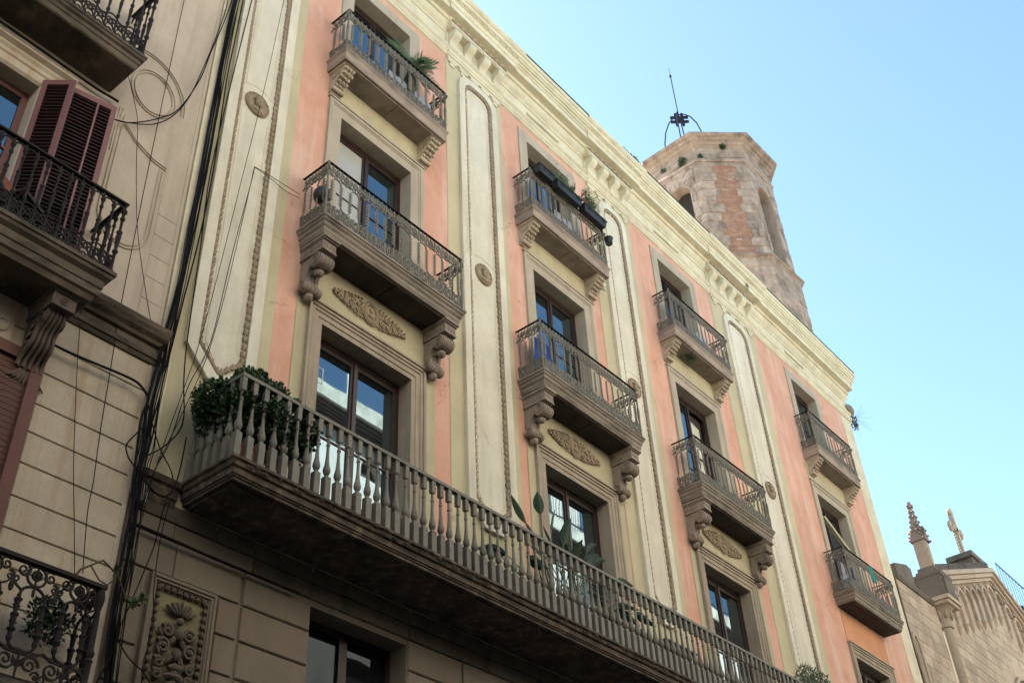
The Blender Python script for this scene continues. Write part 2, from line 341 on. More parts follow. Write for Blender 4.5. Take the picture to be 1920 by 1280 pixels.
# ================================================================ the apartment building
AB = thing('apartment_building', 'salmon pink apartment block with cream pilasters, iron balconies and a heavy yellow cornice', 'building', (18, 10, -1.6))
M().box(5.82, 30.38, 10.41, 24, -1.6, 21.1).obj('building_core', creamy, AB)
M().box(30.4, 30.6, 10.06, 23.9, -1.6, 19.55).obj('party_wall', tower_st, AB)
BAYS = [dict(c=9.30, x0=7.48, x1=11.18), dict(c=14.62, x0=12.96, x1=16.17), dict(c=19.9, x0=17.95, x1=21.8), dict(c=26.95, x0=24.2, x1=29.7)]
F1 = (.95, 6.97, 10.55); F2 = (.87, 12.03, 15.22); F3 = (.77, 16.39, 19.16)
ordn = ['first', 'second', 'third', 'fourth']
for b in BAYS:
    mm = M(); c = b['c']
    sheet_holes(mm, b['x0'], b['x1'], 6.6, 19.7, 10.0, [(c - h, c + h, a, z) for h, a, z in (F1, F2, F3)])
    mm.obj('wall', pink, AB)
M().add([(29.7, 9.996, 6.6), (30.4, 9.996, 6.6), (30.4, 9.996, 19.7), (29.7, 9.996, 19.7), (30.4, 10.4, 6.6), (30.4, 10.4, 19.7)],
        [(0, 1, 2, 3), (1, 4, 5, 2)]).obj('wall', creamy, AB, label='pale yellow corner strip')

def french_window(c, half, z0, z1, style, lab=None):
    y = 10.25; x0, x1 = c - half, c + half; mm = M(); f = .055
    mm.box(x0, x0 + f, y, y + .09, z0, z1); mm.box(x1 - f, x1, y, y + .09, z0, z1); mm.box(x0 + f, x1 - f, y, y + .09, z1 - .09, z1)
    base = z0 + .05; top = z1 - .09
    mid = c; st = .06
    leaves = [(x0 + f, mid - .012), (mid + .012, x1 - f)]
    mm.box(mid - .03, mid + .03, y - .015, y + .02, base, top)
    mz = {'F1': [8.88], 'F2': [12.75, 13.25, 13.75], 'F3': [17.2, 17.9]}[style]
    panes = []
    for i, (a, b) in enumerate(leaves):
        mm.box(a, a + st, y + .012, y + .065, base, top); mm.box(b - st, b, y + .012, y + .065, base, top)
        mm.box(a + st, b - st, y + .012, y + .065, top - .08, top); mm.box(a + st, b - st, y + .012, y + .065, base, base + .22)
        zz = [base + .22] + mz + [top - .08]
        for q in mz: mm.box(a + st, b - st, y + .02, y + .055, q - .014, q + .014)
        for k in range(len(zz) - 1): panes.append((i, k, len(zz) - 2, a + st, b - st, zz[k] + (.014 if k else 0), zz[k + 1] - (.014 if k < len(zz) - 2 else 0)))
    wn = mm.obj('french_window', wood_dk, AB, label=lab)
    M().box(x0 - .02, x1 + .02, 10.38, 10.405, z0, z1).obj('room_shade_sheet', room_m, wn)
    return wn, panes
def pane(wn, p, g=None, label=None):
    return M().box(p[3] - .004, p[4] + .004, 10.286, 10.292, p[5] - .004, p[6] + .004).obj('pane', g or glass_dk, wn, label=label)

for i, b in enumerate(BAYS):
    c = b['c']
    # stone surrounds
    for fl, (h, z0, z1), w_, prof, mt in (
            (1, F1, .29, [(0, -.02), (0, .075), (.05, .075), (.055, .05), (.075, .065), (.11, .06), (.12, .04), (.2, .04), (.21, .022), (.29, .022), (.29, -.40)], frame_st),
            (2, F2, .30, [(0, -.02), (0, .05), (.07, .05), (.075, .035), (.10, .035), (.11, .02), (.3, .018), (.3, -.40)], frame_gr),
            (3, F3, .28, [(0, -.02), (0, .03), (.28, .03), (.28, -.40)], frame_gr)):
        mm = M(); u_frame(mm, c - h - w_, c + h + w_, z0 - .02, z1 + w_, prof)
        mm.box(c - h - .01, c + h + .01, 10, 10.4, z0 - .12, z0)
        if fl == 2: mm.box(c - h - w_ - .03, c + h + w_ + .03, 9.93, 10.01, z1 + w_ + .002, z1 + w_ + .045)
        if fl == 1: mm.box(c - h - w_ - .03, c + h + w_ + .03, 9.90, 10.01, z1 + w_ + .002, z1 + w_ + .035)
        mm.obj('window_surround', mt, AB)
    # flat cream fields round the openings
    if i < 3:
        mm = M(); x0, x1 = c - 1.44, c + 1.50
        sheet_holes(mm, x0, x1, 6.6, 11.66, 9.99, [(c - F1[0], c + F1[0], F1[1], F1[2])])
        mm.obj('wall', panelc, AB, label='ochre cream field round the lowest tall window')
    else:
        M().box(c - 1.24, c + 1.24, 9.985, 10.01, 10.86, 11.7).obj('wall', orange, AB, label='bright orange patch under the balcony')
        M().box(c - 1.24, c + 1.24, 9.985, 10.01, 6.6, 6.97).obj('wall', panelc, AB)
    M().box(c - 1.17, c + 1.17, 9.985, 10.01, 15.57, 16.12).obj('wall', panelc, AB, label='ochre cream field over the middle window')
    # windows
    wn, ps = french_window(c, *F1, 'F1')
    for p in ps: pane(wn, p)
    if i == 0:
        q = M(); a, z = 8.50, 9.78
        for bx in ((a, a + .2, z, z + .014), (a, a + .2, z + .26, z + .274), (a, a + .014, z + .014, z + .26), (a + .186, a + .2, z + .014, z + .26)):
            q.box(bx[0], bx[1], 10.281, 10.285, bx[2], bx[3])
        q.obj('sticker', white_m, wn)
    wn, ps = french_window(c, *F2, 'F2')
    for p in ps:
        if i == 2 and p[0] == 1: continue
        pane(wn, p, glass_bl if (i == 0 and p[0] == 0) or (i == 3 and p[1] < 2) else None, 'pane with a pale blind behind' if i == 0 and p[0] == 0 else None)
    if i == 2:
        M().add([(c + .1, 10.30, 12.1), (c + .62, 10.36, 12.1), (c + .62, 10.36, 14.75), (c + .1, 10.30, 14.75), (c + .1, 10.32, 12.1), (c + .62, 10.38, 12.1), (c + .62, 10.38, 14.75), (c + .1, 10.32, 14.75)],
                [(0, 1, 2, 3), (4, 7, 6, 5), (0, 4, 5, 1), (3, 2, 6, 7)]).obj('inner_leaf', blind_m, wn, label='beige panel in the open leaf')
        cu = M(); n = 14
        pts = [(c - .80 + .02 * k, 10.20 + .02 * sin(k * 1.7)) for k in range(n)]
        for k in range(n - 1): cu.add([(pts[k][0], pts[k][1], 12.6), (pts[k + 1][0], pts[k + 1][1], 12.6), (pts[k + 1][0], pts[k + 1][1], 15.1), (pts[k][0], pts[k][1], 15.1)], [(0, 1, 2, 3)])
        cu.obj('curtain', cloth_n, wn)
    wn, ps = french_window(c, *F3, 'F3')
    for p in ps: pane(wn, p)

# ---------------------------------------------------------------- pilasters
PX = [(5.8, 7.48, 6.14, 7.24), (11.18, 12.96, 11.53, 12.75), (16.17, 17.95, 16.55, 17.66), (21.8, 24.2, 22.33, 23.72)]
def outline(x0, x1, z0, z1, ch, top, n=12):
    c = (x0 + x1) / 2; h = (x1 - x0) / 2
    p = [(x0, z0 + ch), (x0 + ch, z0), (x1 - ch, z0), (x1, z0 + ch)]
    for i in range(n + 1):
        a = pi * i / n; s_ = 1 if cos(a) >= 0 else -1
        p.append((c + s_ * h * abs(cos(a)) ** .62, z1 - top + top * sin(a) ** .80))
    return p
def ring_frame(mm, A, B, yf, yb):
    n = len(A)
    mm.add([(x, yf, z) for x, z in A] + [(x, yf, z) for x, z in B] + [(x, yb, z) for x, z in A] + [(x, yb, z) for x, z in B],
           [(i, (i + 1) % n, n + (i + 1) % n, n + i) for i in range(n)] + [(i, 2 * n + i, 2 * n + (i + 1) % n, (i + 1) % n) for i in range(n)]
           + [(n + i, n + (i + 1) % n, 3 * n + (i + 1) % n, 3 * n + i) for i in range(n)])
for k, (a, b, fa, fb) in enumerate(PX):
    pl = M().add([(a, 9.994, 6.6), (b, 9.994, 6.6), (b, 9.994, 19.7), (a, 9.994, 19.7)], [(0, 1, 2, 3)]).obj('pilaster', olive, AB)
    if k == 0:
        M().box(5.806, 6.0, 9.975, 9.994, 6.95, 19.7).obj('edge_strip', creamy, pl)
    zt = 19.44; zb = 8.55; fw = .17
    A = outline(fa, fb, zb, zt, .38, .46); B = outline(fa + fw, fb - fw, zb + fw * .7, zt - fw, .33, .38)
    mm = M(); ring_frame(mm, A, B, 9.925, 9.994); mm.obj('frame', cream, pl)
    f2 = M(); C_ = outline(fa + fw + .002, fb - fw - .002, zb + fw * .7, zt - fw - .002, .33, .38)
    f2.add([(x, 9.985, z) for x, z in C_], [tuple(range(len(C_)))])
    D = outline(fa + fw + .14, fb - fw - .14, zb + .26, zt - .34, .26, .26); E_ = outline(fa + fw + .152, fb - fw - .152, zb + .272, zt - .352, .25, .25)
    f2.obj('panel_field', cream, pl)
    # thin raised moulding, broken round the medallion
    f3 = M()
    xc = (fa + fb) / 2; L0, L1 = fa + fw + .13, fb - fw - .13
    def poly(pts): f3.tube([(x, 9.983, z) for x, z in pts], .007, 4)
    up = [(L0, 14.30), (L0, zt - .62)] + [(L0 + (L1 - L0) * (.5 - .5 * cos(pi * q / 8)), zt - .62 + .27 * sin(pi * q / 8)) for q in range(1, 8)] + [(L1, zt - .62), (L1, 14.30)]
    poly(up); poly([(xc - (L1 - L0) / 2 * cos(pi * q / 10), 14.30 + .10 * sin(pi * q / 10) ** 1) for q in range(11)])
    poly([(L0, 13.72), (L0, zb + .60), (L0 + .22, zb + .28), (L1 - .22, zb + .28), (L1, zb + .60), (L1, 13.72)])
    f3.obj('moulding', creamy, pl)
    # garland of leaf buds following the inner edge of the frame
    g = M(); G = outline(fa + fw + .036, fb - fw - .036, zb + fw * .7 + .04, zt - fw - .04, .33, .36, 10)
    G = G[3:] + G[:1]; step = .125
    def beads(P0, P1):
        d = Vector(P1) - Vector(P0); n = max(1, int(d.length / step + .5)); t = math.atan2(d.x, d.y)
        for q in range(n):
            p = Vector(P0) + d * ((q + .5) / n); j = random.uniform(-.006, .006)
            g.blob((p.x + j, 9.966, p.y), (.046, .034, step * .58), 6, 3, -t, .1)
            for s_ in (-1, 1): g.blob((p.x + s_ * .022, 9.946, p.y + .028), (.02, .016, .028), 4, 2, 0)
    for q in range(len(G) - 1): beads(G[q], G[q + 1])
    g.obj('garland', carved, pl, smooth=70)
    g = M(); Lw = [(fa + fw + .045, zb + .5), (fa + fw + .37, zb + .17), (fb - fw - .37, zb + .17), (fb - fw - .045, zb + .5)]
    for q in range(3): beads(Lw[q], Lw[q + 1])
    g.obj('garland', carved, pl, smooth=70)
    # portrait roundel
    md = M(); cz = 14.0; md.lathe([(.235, 0), (.235, .03), (.21, .05), (.19, .03), (.17, .03)], 0, 0, 20)
    md.v = [(xc + x, 9.985 - z, cz + y * 1.02) for x, y, z in md.v]
    md.blob((xc, 9.93, cz + .0), (.075, .05, .10), 8, 6); md.blob((xc, 9.925, cz + .07), (.10, .05, .06), 8, 5, 0, .1); md.blob((xc, 9.885, cz - .005), (.018, .025, .03), 5, 3)
    md.blob((xc, 9.95, cz - .12), (.13, .03, .05), 8, 3)
    for q in range(12): md.blob((xc + .2 * cos(q * pi / 6), 9.94, cz + .2 * sin(q * pi / 6)), (.025, .02, .025), 4, 2)
    md.obj('medallion', carved, pl, smooth=60)

# ---------------------------------------------------------------- cornice
co = M()
low = [(0, 19.66), (.045, 19.68), (.05, 19.72), (.075, 19.75), (.075, 19.80), (.03, 19.83), (.03, 19.86), (.06, 19.90), (.095, 19.93), (.095, 19.98), (.0, 20.03)]
upp = [(0, 20.44), (.03, 20.45), (.035, 20.50), (.06, 20.52), (.10, 20.56), (.13, 20.62), (.14, 20.68), (.185, 20.69), (.20, 20.78), (.36, 20.785), (.36, 20.94), (.385, 20.95), (.39, 21.0), (.42, 21.01),
       (.435, 21.06), (.47, 21.07), (.48, 21.11), (.51, 21.13), (.53, 21.2), (.555, 21.21), (.56, 21.33), (-.4, 21.36)]
along(co, 5.8, 30.42, low, cap=False); along(co, 5.8, 30.42, upp, cap=False)
co.add([(30.42, 10 - p, z) for p, z in low + upp[:-1]] + [(30.42, 10.2, 21.33), (30.42, 10.2, 19.66)], [tuple(range(len(low) + len(upp) + 1))])
xs = [5.8] + [v for a, b, _, _ in PX for v in (a, b)] + [30.42]
slots = [(b['c'] - .66, b['c'] + .60, 20.14, 20.29) for b in BAYS]
sheet_holes(co, 5.8, 30.42, 20.03, 20.44, 10, slots)
for a, b, z0, z1 in slots:
    co.add([(a, 10, z0), (b, 10, z0), (b, 10, z1), (a, 10, z1), (a + .03, 10.1, z0 + .02), (b - .1, 10.1, z0 + .02), (b - .1, 10.1, z1), (a + .03, 10.1, z1)],
           [(0, 1, 5, 4), (1, 2, 6, 5), (2, 3, 7, 6), (3, 0, 4, 7), (4, 5, 6, 7)])
co = co.obj('cornice', creamy, AB)
M().box(5.8, 30.42, 9.43, 10.3, 21.362, 21.382).obj('roof_edge', tile_m, AB)
# S-shaped modillion, shared mesh
mp = []
for t in range(15):
    f = t / 14; z = 20.03 + .46 * f
    d = .05 + .02 * f if f < .3 else .056 + .165 * sin(min(1, (f - .3) / .42) * pi / 2) ** 1.4
    if f > .85: d -= .03 * (f - .85) / .15
    mp.append((-d, z))
md_mesh = M().prism([(y, z - 20) for y, z in mp] + [(.02, .49), (.02, .03)], 0, 0, .21)
md_mesh = md_mesh.mesh('modillion', creamy, smooth=40)
def relief_strip(mm, x0, x1, z0, z1, y, n):
    s_ = (x1 - x0) / n; h = z1 - z0; zc = (z0 + z1) / 2
    for k in range(n):
        x = x0 + (k + .5) * s_
        if k % 2: mm.ring((x, y, zc), s_ * .38, h * .09, 8, 4, 1, h * .4); mm.blob((x, y, zc), (s_ * .2, h * .12, h * .22), 5, 3)
        else:
            for a in (-1, 0, 1): mm.blob((x + a * s_ * .28, y, zc - h * .05), (s_ * .14, h * .14, h * .42), 5, 3, a * .5)
for k, (a, b, _, _) in enumerate(PX):
    pr = M()
    along(pr, a, b, [(p + .03, z) for p, z in low], e0=.0, e1=.0)
    pr.box(a, b, 9.965, 10.01, 20.03, 20.46)
    pr.box(a - .03, b + .03, 9.78, 10.01, 20.49, 20.53); pr.box(a - .05, b + .05, 9.76, 10.01, 20.532, 20.59)
    along(pr, a - .05, b + .05, [(.0, 20.592), (.22, 20.593), (.22, 20.785), (0, 20.786)], e0=.1, e1=.1)
    along(pr, a - .02, b + .02, [(-.2, 20.788), (.39, 20.79), (.39, 20.945), (.41, 20.955), (.42, 21.02), (.43, 21.04), (.43, 21.06), (-.2, 21.07)], e0=.55, e1=.55)
    along(pr, a - .02, b + .02, [(-.2, 21.072), (.44, 21.073), (.49, 21.2), (.55, 21.22), (.585, 21.26), (.59, 21.345), (-.2, 21.36)], e0=.6, e1=.6)
    for q in range(5):
        x = a + (b - a) * (q + .5) / 5
        pr.box(x - .07, x + .07, 9.965, 9.99, 19.42, 19.52); pr.box(x - .13, x + .13, 9.955, 9.99, 19.522, 19.60)
    pr.box(a + .03, b - .03, 9.95, 9.99, 19.602, 19.66)
    pr = pr.obj('pilaster_entablature', creamy, co)
    nm = 4 if b - a < 2 else 5
    for q in range(nm):
        x = a + .06 + (b - a - .33) * q / (nm - 1)
        o = put('modillion', md_mesh, (x, 9.965, 20), co)
        mb = M().box(x - .03, x + .24, 9.75, 9.965, 20.462, 20.488).obj('modillion_cap', creamy, co)
    r = M(); relief_strip(r, a - .05, b + .05, 20.60, 20.78, 9.775, int((b - a) / .085)); r.obj('carved_band', carved, co, smooth=60)
    r = M(); relief_strip(r, a - .24, b + .24, 21.07, 21.205, 9.525, int((b - a) / .08)); r.obj('carved_band', carved, co, smooth=60)

# ---------------------------------------------------------------- iron railing panel (shared mesh, 0.4 m wide)
def railing_unit():
    g = M(); t = .012; y = 0
    def P(l): g.tube([(x, y, z) for x, z in l], t, 4)
    arcT = [(.2 - .1 * cos(pi * i / 8), .755 + .1 * sin(pi * i / 8)) for i in range(9)]
    arcB = lambda c: [(c - .1 * cos(pi * i / 8), .365 - .1 * sin(pi * i / 8)) for i in range(9)]
    P([(.1 + .006 * sin(i * 1.9), .365 + .39 * i / 8) for i in range(9)] + arcT[1:]); P([(.3 + .006 * sin(i * 1.9), .365 + .39 * i / 8) for i in range(9)])
    P(arcB(0)[4:] ); P(arcB(.4)[:5])
    for x in (.1, .3):                                    # leafy barbs
        g.tube([(x, y, .34), (x, y, .78)], .008, 4)
        for i in range(13): g.blob((x, y, .365 + .031 * i), (.02 + .008 * (i % 2), .014, .018), 5, 3)
        for i in range(7):
            z = .37 + .062 * i
            for s_ in (-1, 1):
                g.leaf((x, y, z), (s_ * .8, 0, .65), (0, 1, 0), .062, .04)
            g.blob((x, y, z), (.023, .016, .024), 5, 3)
    for x in (0, .2):                                     # top frieze
        rr = .055
        g.ring((x, y, .985), rr, .012, 10, 4) if x else None
        for a in range(5): g.blob((x + .028 * cos(a * 2 * pi / 5 + .3), y, .985 + .028 * sin(a * 2 * pi / 5 + .3)), (.022, .011, .022), 4, 2)
    g.ring((.0, y, .985), rr, .012, 10, 4)
    for x in (.004, .1, .2, .3): P([(x, .86), (x, 1.09)]); P([(x, .02), (x, .28)])
    for k in range(0, 16, 2): g.leaf((.0125 + .025 * k, y, .90 + .03 * (k % 3)), (cos(k * 2.1), 0, sin(k * 2.1)), (0, 1, 0), .06, .032); g.leaf((.0125 + .025 * k, y, 1.0 + .03 * (k % 2)), (cos(k * 1.7), 0, sin(k * 1.7)), (0, 1, 0), .055, .03); g.leaf((.0125 + .025 * k, y, .05 + .05 * (k % 4)), (cos(k * 1.3), 0, abs(sin(k * 1.3))), (0, 1, 0), .065, .034)
    for c in (.1, .3):
        g.spiral((c - .02, y, .93), .045, 1.2, .012, a0=.5); g.spiral((c + .02, y, 1.02), .04, 1.2, .012, a0=3.6)
        P([(c - .06, .87), (c - .03, .90), (c, .885), (c + .03, .90), (c + .06, .87)]); g.leaf((c, y, .885), (0, 0, -1), (0, 1, 0), .055, .035)
        g.leaf((c, y, 1.0), (-.4, 0, 1), (0, 1, 0), .07, .03)
    for c in (0,): P([(c + (.0 if c else 0), .87), (c, .93)]); g.blob((c, y, .86), (.022, .012, .03), 5, 3)
    P([(.004, .86), (.05, .89), (.1, .86)]); P([(.3, .86), (.35, .89), (.396, .86)])
    for c in (.1, .3):                                    # bottom scrolls
        g.ring((c, y, .105), .062, .013, 12, 4); g.spiral((c, y, .105), .04, 1.1, .012); g.ring((c, y, .105), .02, .01, 6, 4)
        g.spiral((c - .055, y, .215), .048, 1.4, .013, a0=-.8, dr=1); g.spiral((c + .055, y, .215), .048, 1.4, .013, a0=pi + .8, dr=-1)
        g.leaf((c, y, .20), (0, 0, 1), (0, 1, 0), .10, .05); g.leaf((c, y, .17), (.8, 0, .7), (0, 1, 0), .06, .03); g.leaf((c, y, .17), (-.8, 0, .7), (0, 1, 0), .06, .03)
    for c in (.0, .2):
        g.spiral((c, y, .06), .032, 1.1, .009); g.leaf((c, y, .12), (0, 0, 1), (0, 1, 0), .12, .045)
        for s_ in (-1, 1): g.leaf((c, y, .14), (s_, 0, .8), (0, 1, 0), .06, .03)
    P([(0, .265), (.1, .255), (.2, .265), (.3, .255), (.4, .265)]) if False else None
    P([(.002, .02), (.396, .02)])
    return g
RU = railing_unit().mesh('railing_panel', iron_gr)
POST = M().lathe([(.024, 0), (.03, .03), (.02, .06), (.016, .12), (.024, .30), (.018, .34), (.028, .55), (.02, .57), (.03, .6), (.03, .62), (.02, .65), (.028, .67), (.016, .72), (.02, .95), (.026, 1.0), (.018, 1.05), (.024, 1.12)], 0, 0, 8).mesh('corner_post', iron_gr, smooth=50)

def volute_bracket(parent, x, ztop, w_=.26):
    """tall scroll bracket: plinth, big upper volute, S stem, small lower volute, pendant"""
    b = M(); x1 = x + w_; y = lambda d: 10 - d
    b.box(x - .03, x1 + .03, y(.56), 10, ztop - .05, ztop); b.box(x - .015, x1 + .015, y(.53), 10, ztop - .075, ztop - .052)
    b.box(x, x1, y(.50), 10, ztop - .235, ztop - .077); b.box(x - .01, x1 + .01, y(.51), 10, ztop - .265, ztop - .237)
    cz = ztop - .40; cy = y(.36)
    path = []                                              # centreline (y, z, half thickness)
    for t, (d, z, h) in enumerate([(.40, -.30, .04), (.30, -.29, .07), (.20, -.36, .09), (.13, -.46, .085), (.10, -.58, .075), (.10, -.68, .06), (.12, -.76, .05), (.10, -.84, .035)]):
        path.append((d, z, h))
    up_ = [(y(d + h), ztop + z) for d, z, h in path]; dn = [(y(max(-.0, d - h)), ztop + z) for d, z, h in path]
    b.prism(up_ + dn[::-1], 0, x + .012, x1 - .012)
    b.prism([(y(0), ztop - .27), (y(.30), ztop - .27), (y(.16), ztop - .5), (y(0), ztop - .62)], 0, x + .02, x1 - .02)
    for (vy, vz, r, e) in ((cy, cz, .125, .0), (y(.13), ztop - .80, .085, .03)):
        pts = [(vy + r * cos(2 * pi * k / 14), vz + r * sin(2 * pi * k / 14)) for k in range(14)]
        b.prism(pts, 0, x - .005 - e, x1 + .005 + e)
        for xx in (x - .012 - e, x1 + .012 + e):
            b.spiral((xx, vy, vz), r * .86, 2.1, .015, ax=0, a0=1.2)
        for q in range(4):                                 # fluted rim
            xx = x + w_ * (q + .5) / 4; b.ring((xx, vy, vz), r * 1.01, .014, 14, 4, 0)
    b.blob((x + w_ / 2, y(.30), ztop - .56), (.085, .075, .07), 8, 5, 0, .08); b.blob((x + w_ / 2, y(.24), ztop - .52), (.07, .09, .06), 6, 4)
    b.blob((x + w_ / 2, y(.10), ztop - .92), (.075, .085, .085), 8, 5, 0, .06)
    for s_ in (-1, 1):
        for q in range(5): b.blob((x + w_ / 2 + s_ * .05, y(.19 - .015 * q), ztop - .5 - .06 * q), (.035, .03, .04), 5, 3, 0, .1)
    for q in range(6):
        for xx in (x - .004, x1 + .004): b.blob((xx, y(.05 + .075 * q), ztop - .155), (.012, .028, .05), 5, 3)
    for q in range(4): b.blob((x + w_ * (q + .5) / 4, y(.505), ztop - .155), (.025, .012, .045), 5, 3)
    return b.obj('bracket', carved_gr, parent, smooth=38)
def small_bracket(parent, x, ztop, w_=.24):
    b = M(); y = lambda d: 10 - d
    b.box(x - .02, x + w_ + .02, y(.40), 10, ztop - .04, ztop); b.box(x, x + w_, y(.37), 10, ztop - .07, ztop - .042)
    pr = []
    for t in range(11):
        f = t / 10; pr.append((y(.33 * (1 - f) ** 1.2 + .07 + .03 * sin(f * 2 * pi)), ztop - .07 - .38 * f))
    b.prism(pr + [(10, ztop - .45), (10, ztop - .07)], 0, x + .01, x + w_ - .01)
    b.prism([(y(.10) + .05 * cos(k * pi / 5), ztop - .43 + .05 * sin(k * pi / 5)) for k in range(10)], 0, x - .01, x + w_ + .01)
    for r in range(5):
        for q in range(3): b.blob((x + w_ * (q + .5) / 3 + (.02 if r % 2 else 0), y(.36 * (1 - (r + .5) / 6) + .07), ztop - .11 - .065 * r), (.038, .03, .034), 5, 3, 0, .15)
    for s_ in (0, 1):
        for q in range(3): b.ring((x + s_ * w_ + (-.004 if not s_ else .004), y(.12 + .07 * q), ztop - .13 - .03 * (2 - q)), .03, .009, 8, 4, 0)
    b.box(x - .005, x + w_ + .005, y(.06), 10, ztop - .50, ztop - .46)
    return b.obj('bracket', carved_lt, parent, smooth=40)

def iron_balcony(x0, x1, yf, zt, kind, lab, brackets=True, rail_h=1.14, slabmat=None):
    mm = M()
    if kind == 2: prof = [(0, zt), (0, zt - .045), (.018, zt - .05), (.02, zt - .085), (.05, zt - .115), (.052, zt - .165), (.062, zt - .17), (.064, zt - .185), (.075, zt - .19), (.078, zt - .25), (.09, zt - .27), (.10, zt - .30)]
    else: prof = [(0, zt), (0, zt - .03), (.012, zt - .035), (.014, zt - .055), (.03, zt - .07), (.034, zt - .25), (.04, zt - .27)]
    loft3(mm, x0, x1, yf, 10.02, prof)
    bl = mm.obj('balcony', slabmat or (slab_st if kind == 2 else slab_lt), AB, label=lab)
    zb = prof[-1][1]; ins = prof[-1][0] + .05; xm = x0 + (x1 - x0) * .52
    for a, b in ((x0 + ins, xm - .012), (xm + .012, x1 - ins)):
        M().box(a, b, yf + ins, 9.985, zb - .025, zb + .01).obj('soffit_slab', soffit_st if kind == 3 else soot_shade_st, bl)
    r0, r1, ry = x0 + .05, x1 - .05, yf + .05; zr = zt + rail_h
    n = max(1, round((r1 - r0) / .4)); s_ = (r1 - r0) / n / .4; sz = (rail_h - .02) / 1.1
    for k in range(n): put('railing_panel', RU, (r0 + k * .4 * s_, ry, zt + .01), bl, sc=(s_, 1, sz))
    dn = 2 if kind == 2 else 1; sd_ = (10 - ry) / dn / .4
    for xx in (r0, r1):
        for k in range(dn): put('railing_panel', RU, (xx, ry + k * .4 * sd_, zt + .01), bl, rz=pi / 2, sc=(sd_, 1, sz))
        put('corner_post', POST, (xx, ry, zt), bl, sc=(1, 1, rail_h / 1.12))
    h = M()
    for z in (zr, zt + .014):
        tk = .014
        h.box(r0 - .02, r1 + .02, ry - .022, ry + .022, z, z + tk)
        h.box(r0 - .02, r0 + .02, ry + .022, 10, z, z + tk); h.box(r1 - .02, r1 + .02, ry + .022, 10, z, z + tk)
    h.obj('handrail', iron_dk, bl)
    if brackets:
        if kind == 2:
            for xx in (x0 + .13, x1 - .40): volute_bracket(bl, xx, zb - .02)
        else:
            for xx in (x0 + .10, x1 - .36): small_bracket(bl, xx, zb)
    return bl
iron_balcony(7.72, 10.92, 9.37, 12.02, 2, 'iron balcony over the oval carving, first column')
iron_balcony(8.0, 10.68, 9.49, 16.38, 3, 'top floor balcony with a palm')
iron_balcony(13.01, 16.23, 9.37, 12.02, 2, 'middle iron balcony, second column')
iron_balcony(13.24, 15.96, 9.49, 16.39, 3, 'top floor balcony hung with planters')
iron_balcony(18.34, 21.46, 9.39, 12.02, 2, 'middle iron balcony, third column')
iron_balcony(18.55, 21.26, 9.50, 16.40, 3, 'top floor balcony, third column')
iron_balcony(25.50, 28.46, 9.41, 12.08, 2, 'middle iron balcony over the orange patch', brackets=False)
iron_balcony(25.76, 28.43, 9.51, 16.47, 3, 'top floor balcony, fourth column')

# carved oval ornaments over the lowest windows
for i in range(3):
    c = BAYS[i]['c']; zc = 11.31; o = M(); hw = .80
    def hh(x): return .185 * max(0, 1 - (abs(x) / hw) ** 1.7) + .02
    base = [(c + hw * cos(t * 2 * pi / 28), zc + (hh(hw * cos(t * 2 * pi / 28)) * .85) * (1 if sin(t * 2 * pi / 28) >= 0 else -1)) for t in range(28)]
    o.prism(base, 1, 9.972, 9.992)
    for s_ in (-1, 1):
        for k, (dx, dz, r, a0) in enumerate([(.24, .06, .08, 0), (.26, -.07, .07, 2), (.38, .05, .065, 1), (.40, -.06, .06, 3), (.51, .03, .055, .4), (.54, -.05, .045, 2.2), (.64, .01, .04, 1)]):
            o.spiral((c + s_ * dx, 9.955, zc + dz), r, 1.6, .017, a0=a0 if s_ > 0 else pi - a0, dr=s_)
            o.blob((c + s_ * dx, 9.955, zc + dz), (.022, .022, .022), 5, 3)
        for k in range(34):
            dx = random.uniform(.17, .78); q = hh(dx) * random.uniform(-.95, .95)
            o.blob((c + s_ * dx, 9.96, zc + q), (random.uniform(.025, .05), .025, random.uniform(.012, .022)), 5, 3, random.uniform(-1.2, 1.2), .2)
        for k in range(9):
            dx = .2 + k * .07; 
            for u in (-1, 1): o.blob((c + s_ * dx, 9.958, zc + u * hh(dx)), (.036, .024, .018), 5, 3, u * s_ * .5)
    o.ring((c, 9.955, zc), .13, .02, 20, 5, 1, .175); o.ring((c, 9.955, zc), .17, .014, 20, 5, 1, .215)
    o.blob((c, 9.965, zc), (.115, .02, .155), 12, 4); o.blob((c, 9.94, zc + .04), (.05, .03, .06), 7, 4); o.blob((c, 9.945, zc - .06), (.07, .03, .05), 7, 4)
    o.obj('frieze_ornament', carved, AB, smooth=55)

# ---------------------------------------------------------------- long balcony with turned balusters
LX0, LX1, LY = 6.39, 22.5, 8.99
mm = M(); zt = 6.965
loft3(mm, LX0, LX1, LY, 10.02, [(0, zt), (0, zt - .035), (.012, zt - .04), (.03, zt - .05), (.035, zt - .075), (.025, zt - .085), (.03, zt - .11), (.06, zt - .125), (.062, zt - .20), (.08, zt - .205), (.08, zt - .225), (.095, zt - .23), (.10, zt - .265)])
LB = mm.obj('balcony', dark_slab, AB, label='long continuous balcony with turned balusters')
for k in range(6):
    a = LX0 + .16 + k * 2.64
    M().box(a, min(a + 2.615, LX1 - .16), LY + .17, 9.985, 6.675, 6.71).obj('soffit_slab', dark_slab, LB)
rng = random.Random(3); ch = M()                              # crumbling lip
for k in range(260):
    x = rng.uniform(LX0, LX1 - .1); ch.blob((x, LY + .006, zt - rng.uniform(.02, .10)), (rng.uniform(.015, .05), .012, rng.uniform(.006, .014)), 5, 3, rng.uniform(-.3, .3), .3)
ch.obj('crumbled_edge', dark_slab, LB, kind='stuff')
bal = M()
bal.prism([(-.043, -.043), (.043, -.043), (.043, .043), (-.043, .043)], 2, 0, .30)
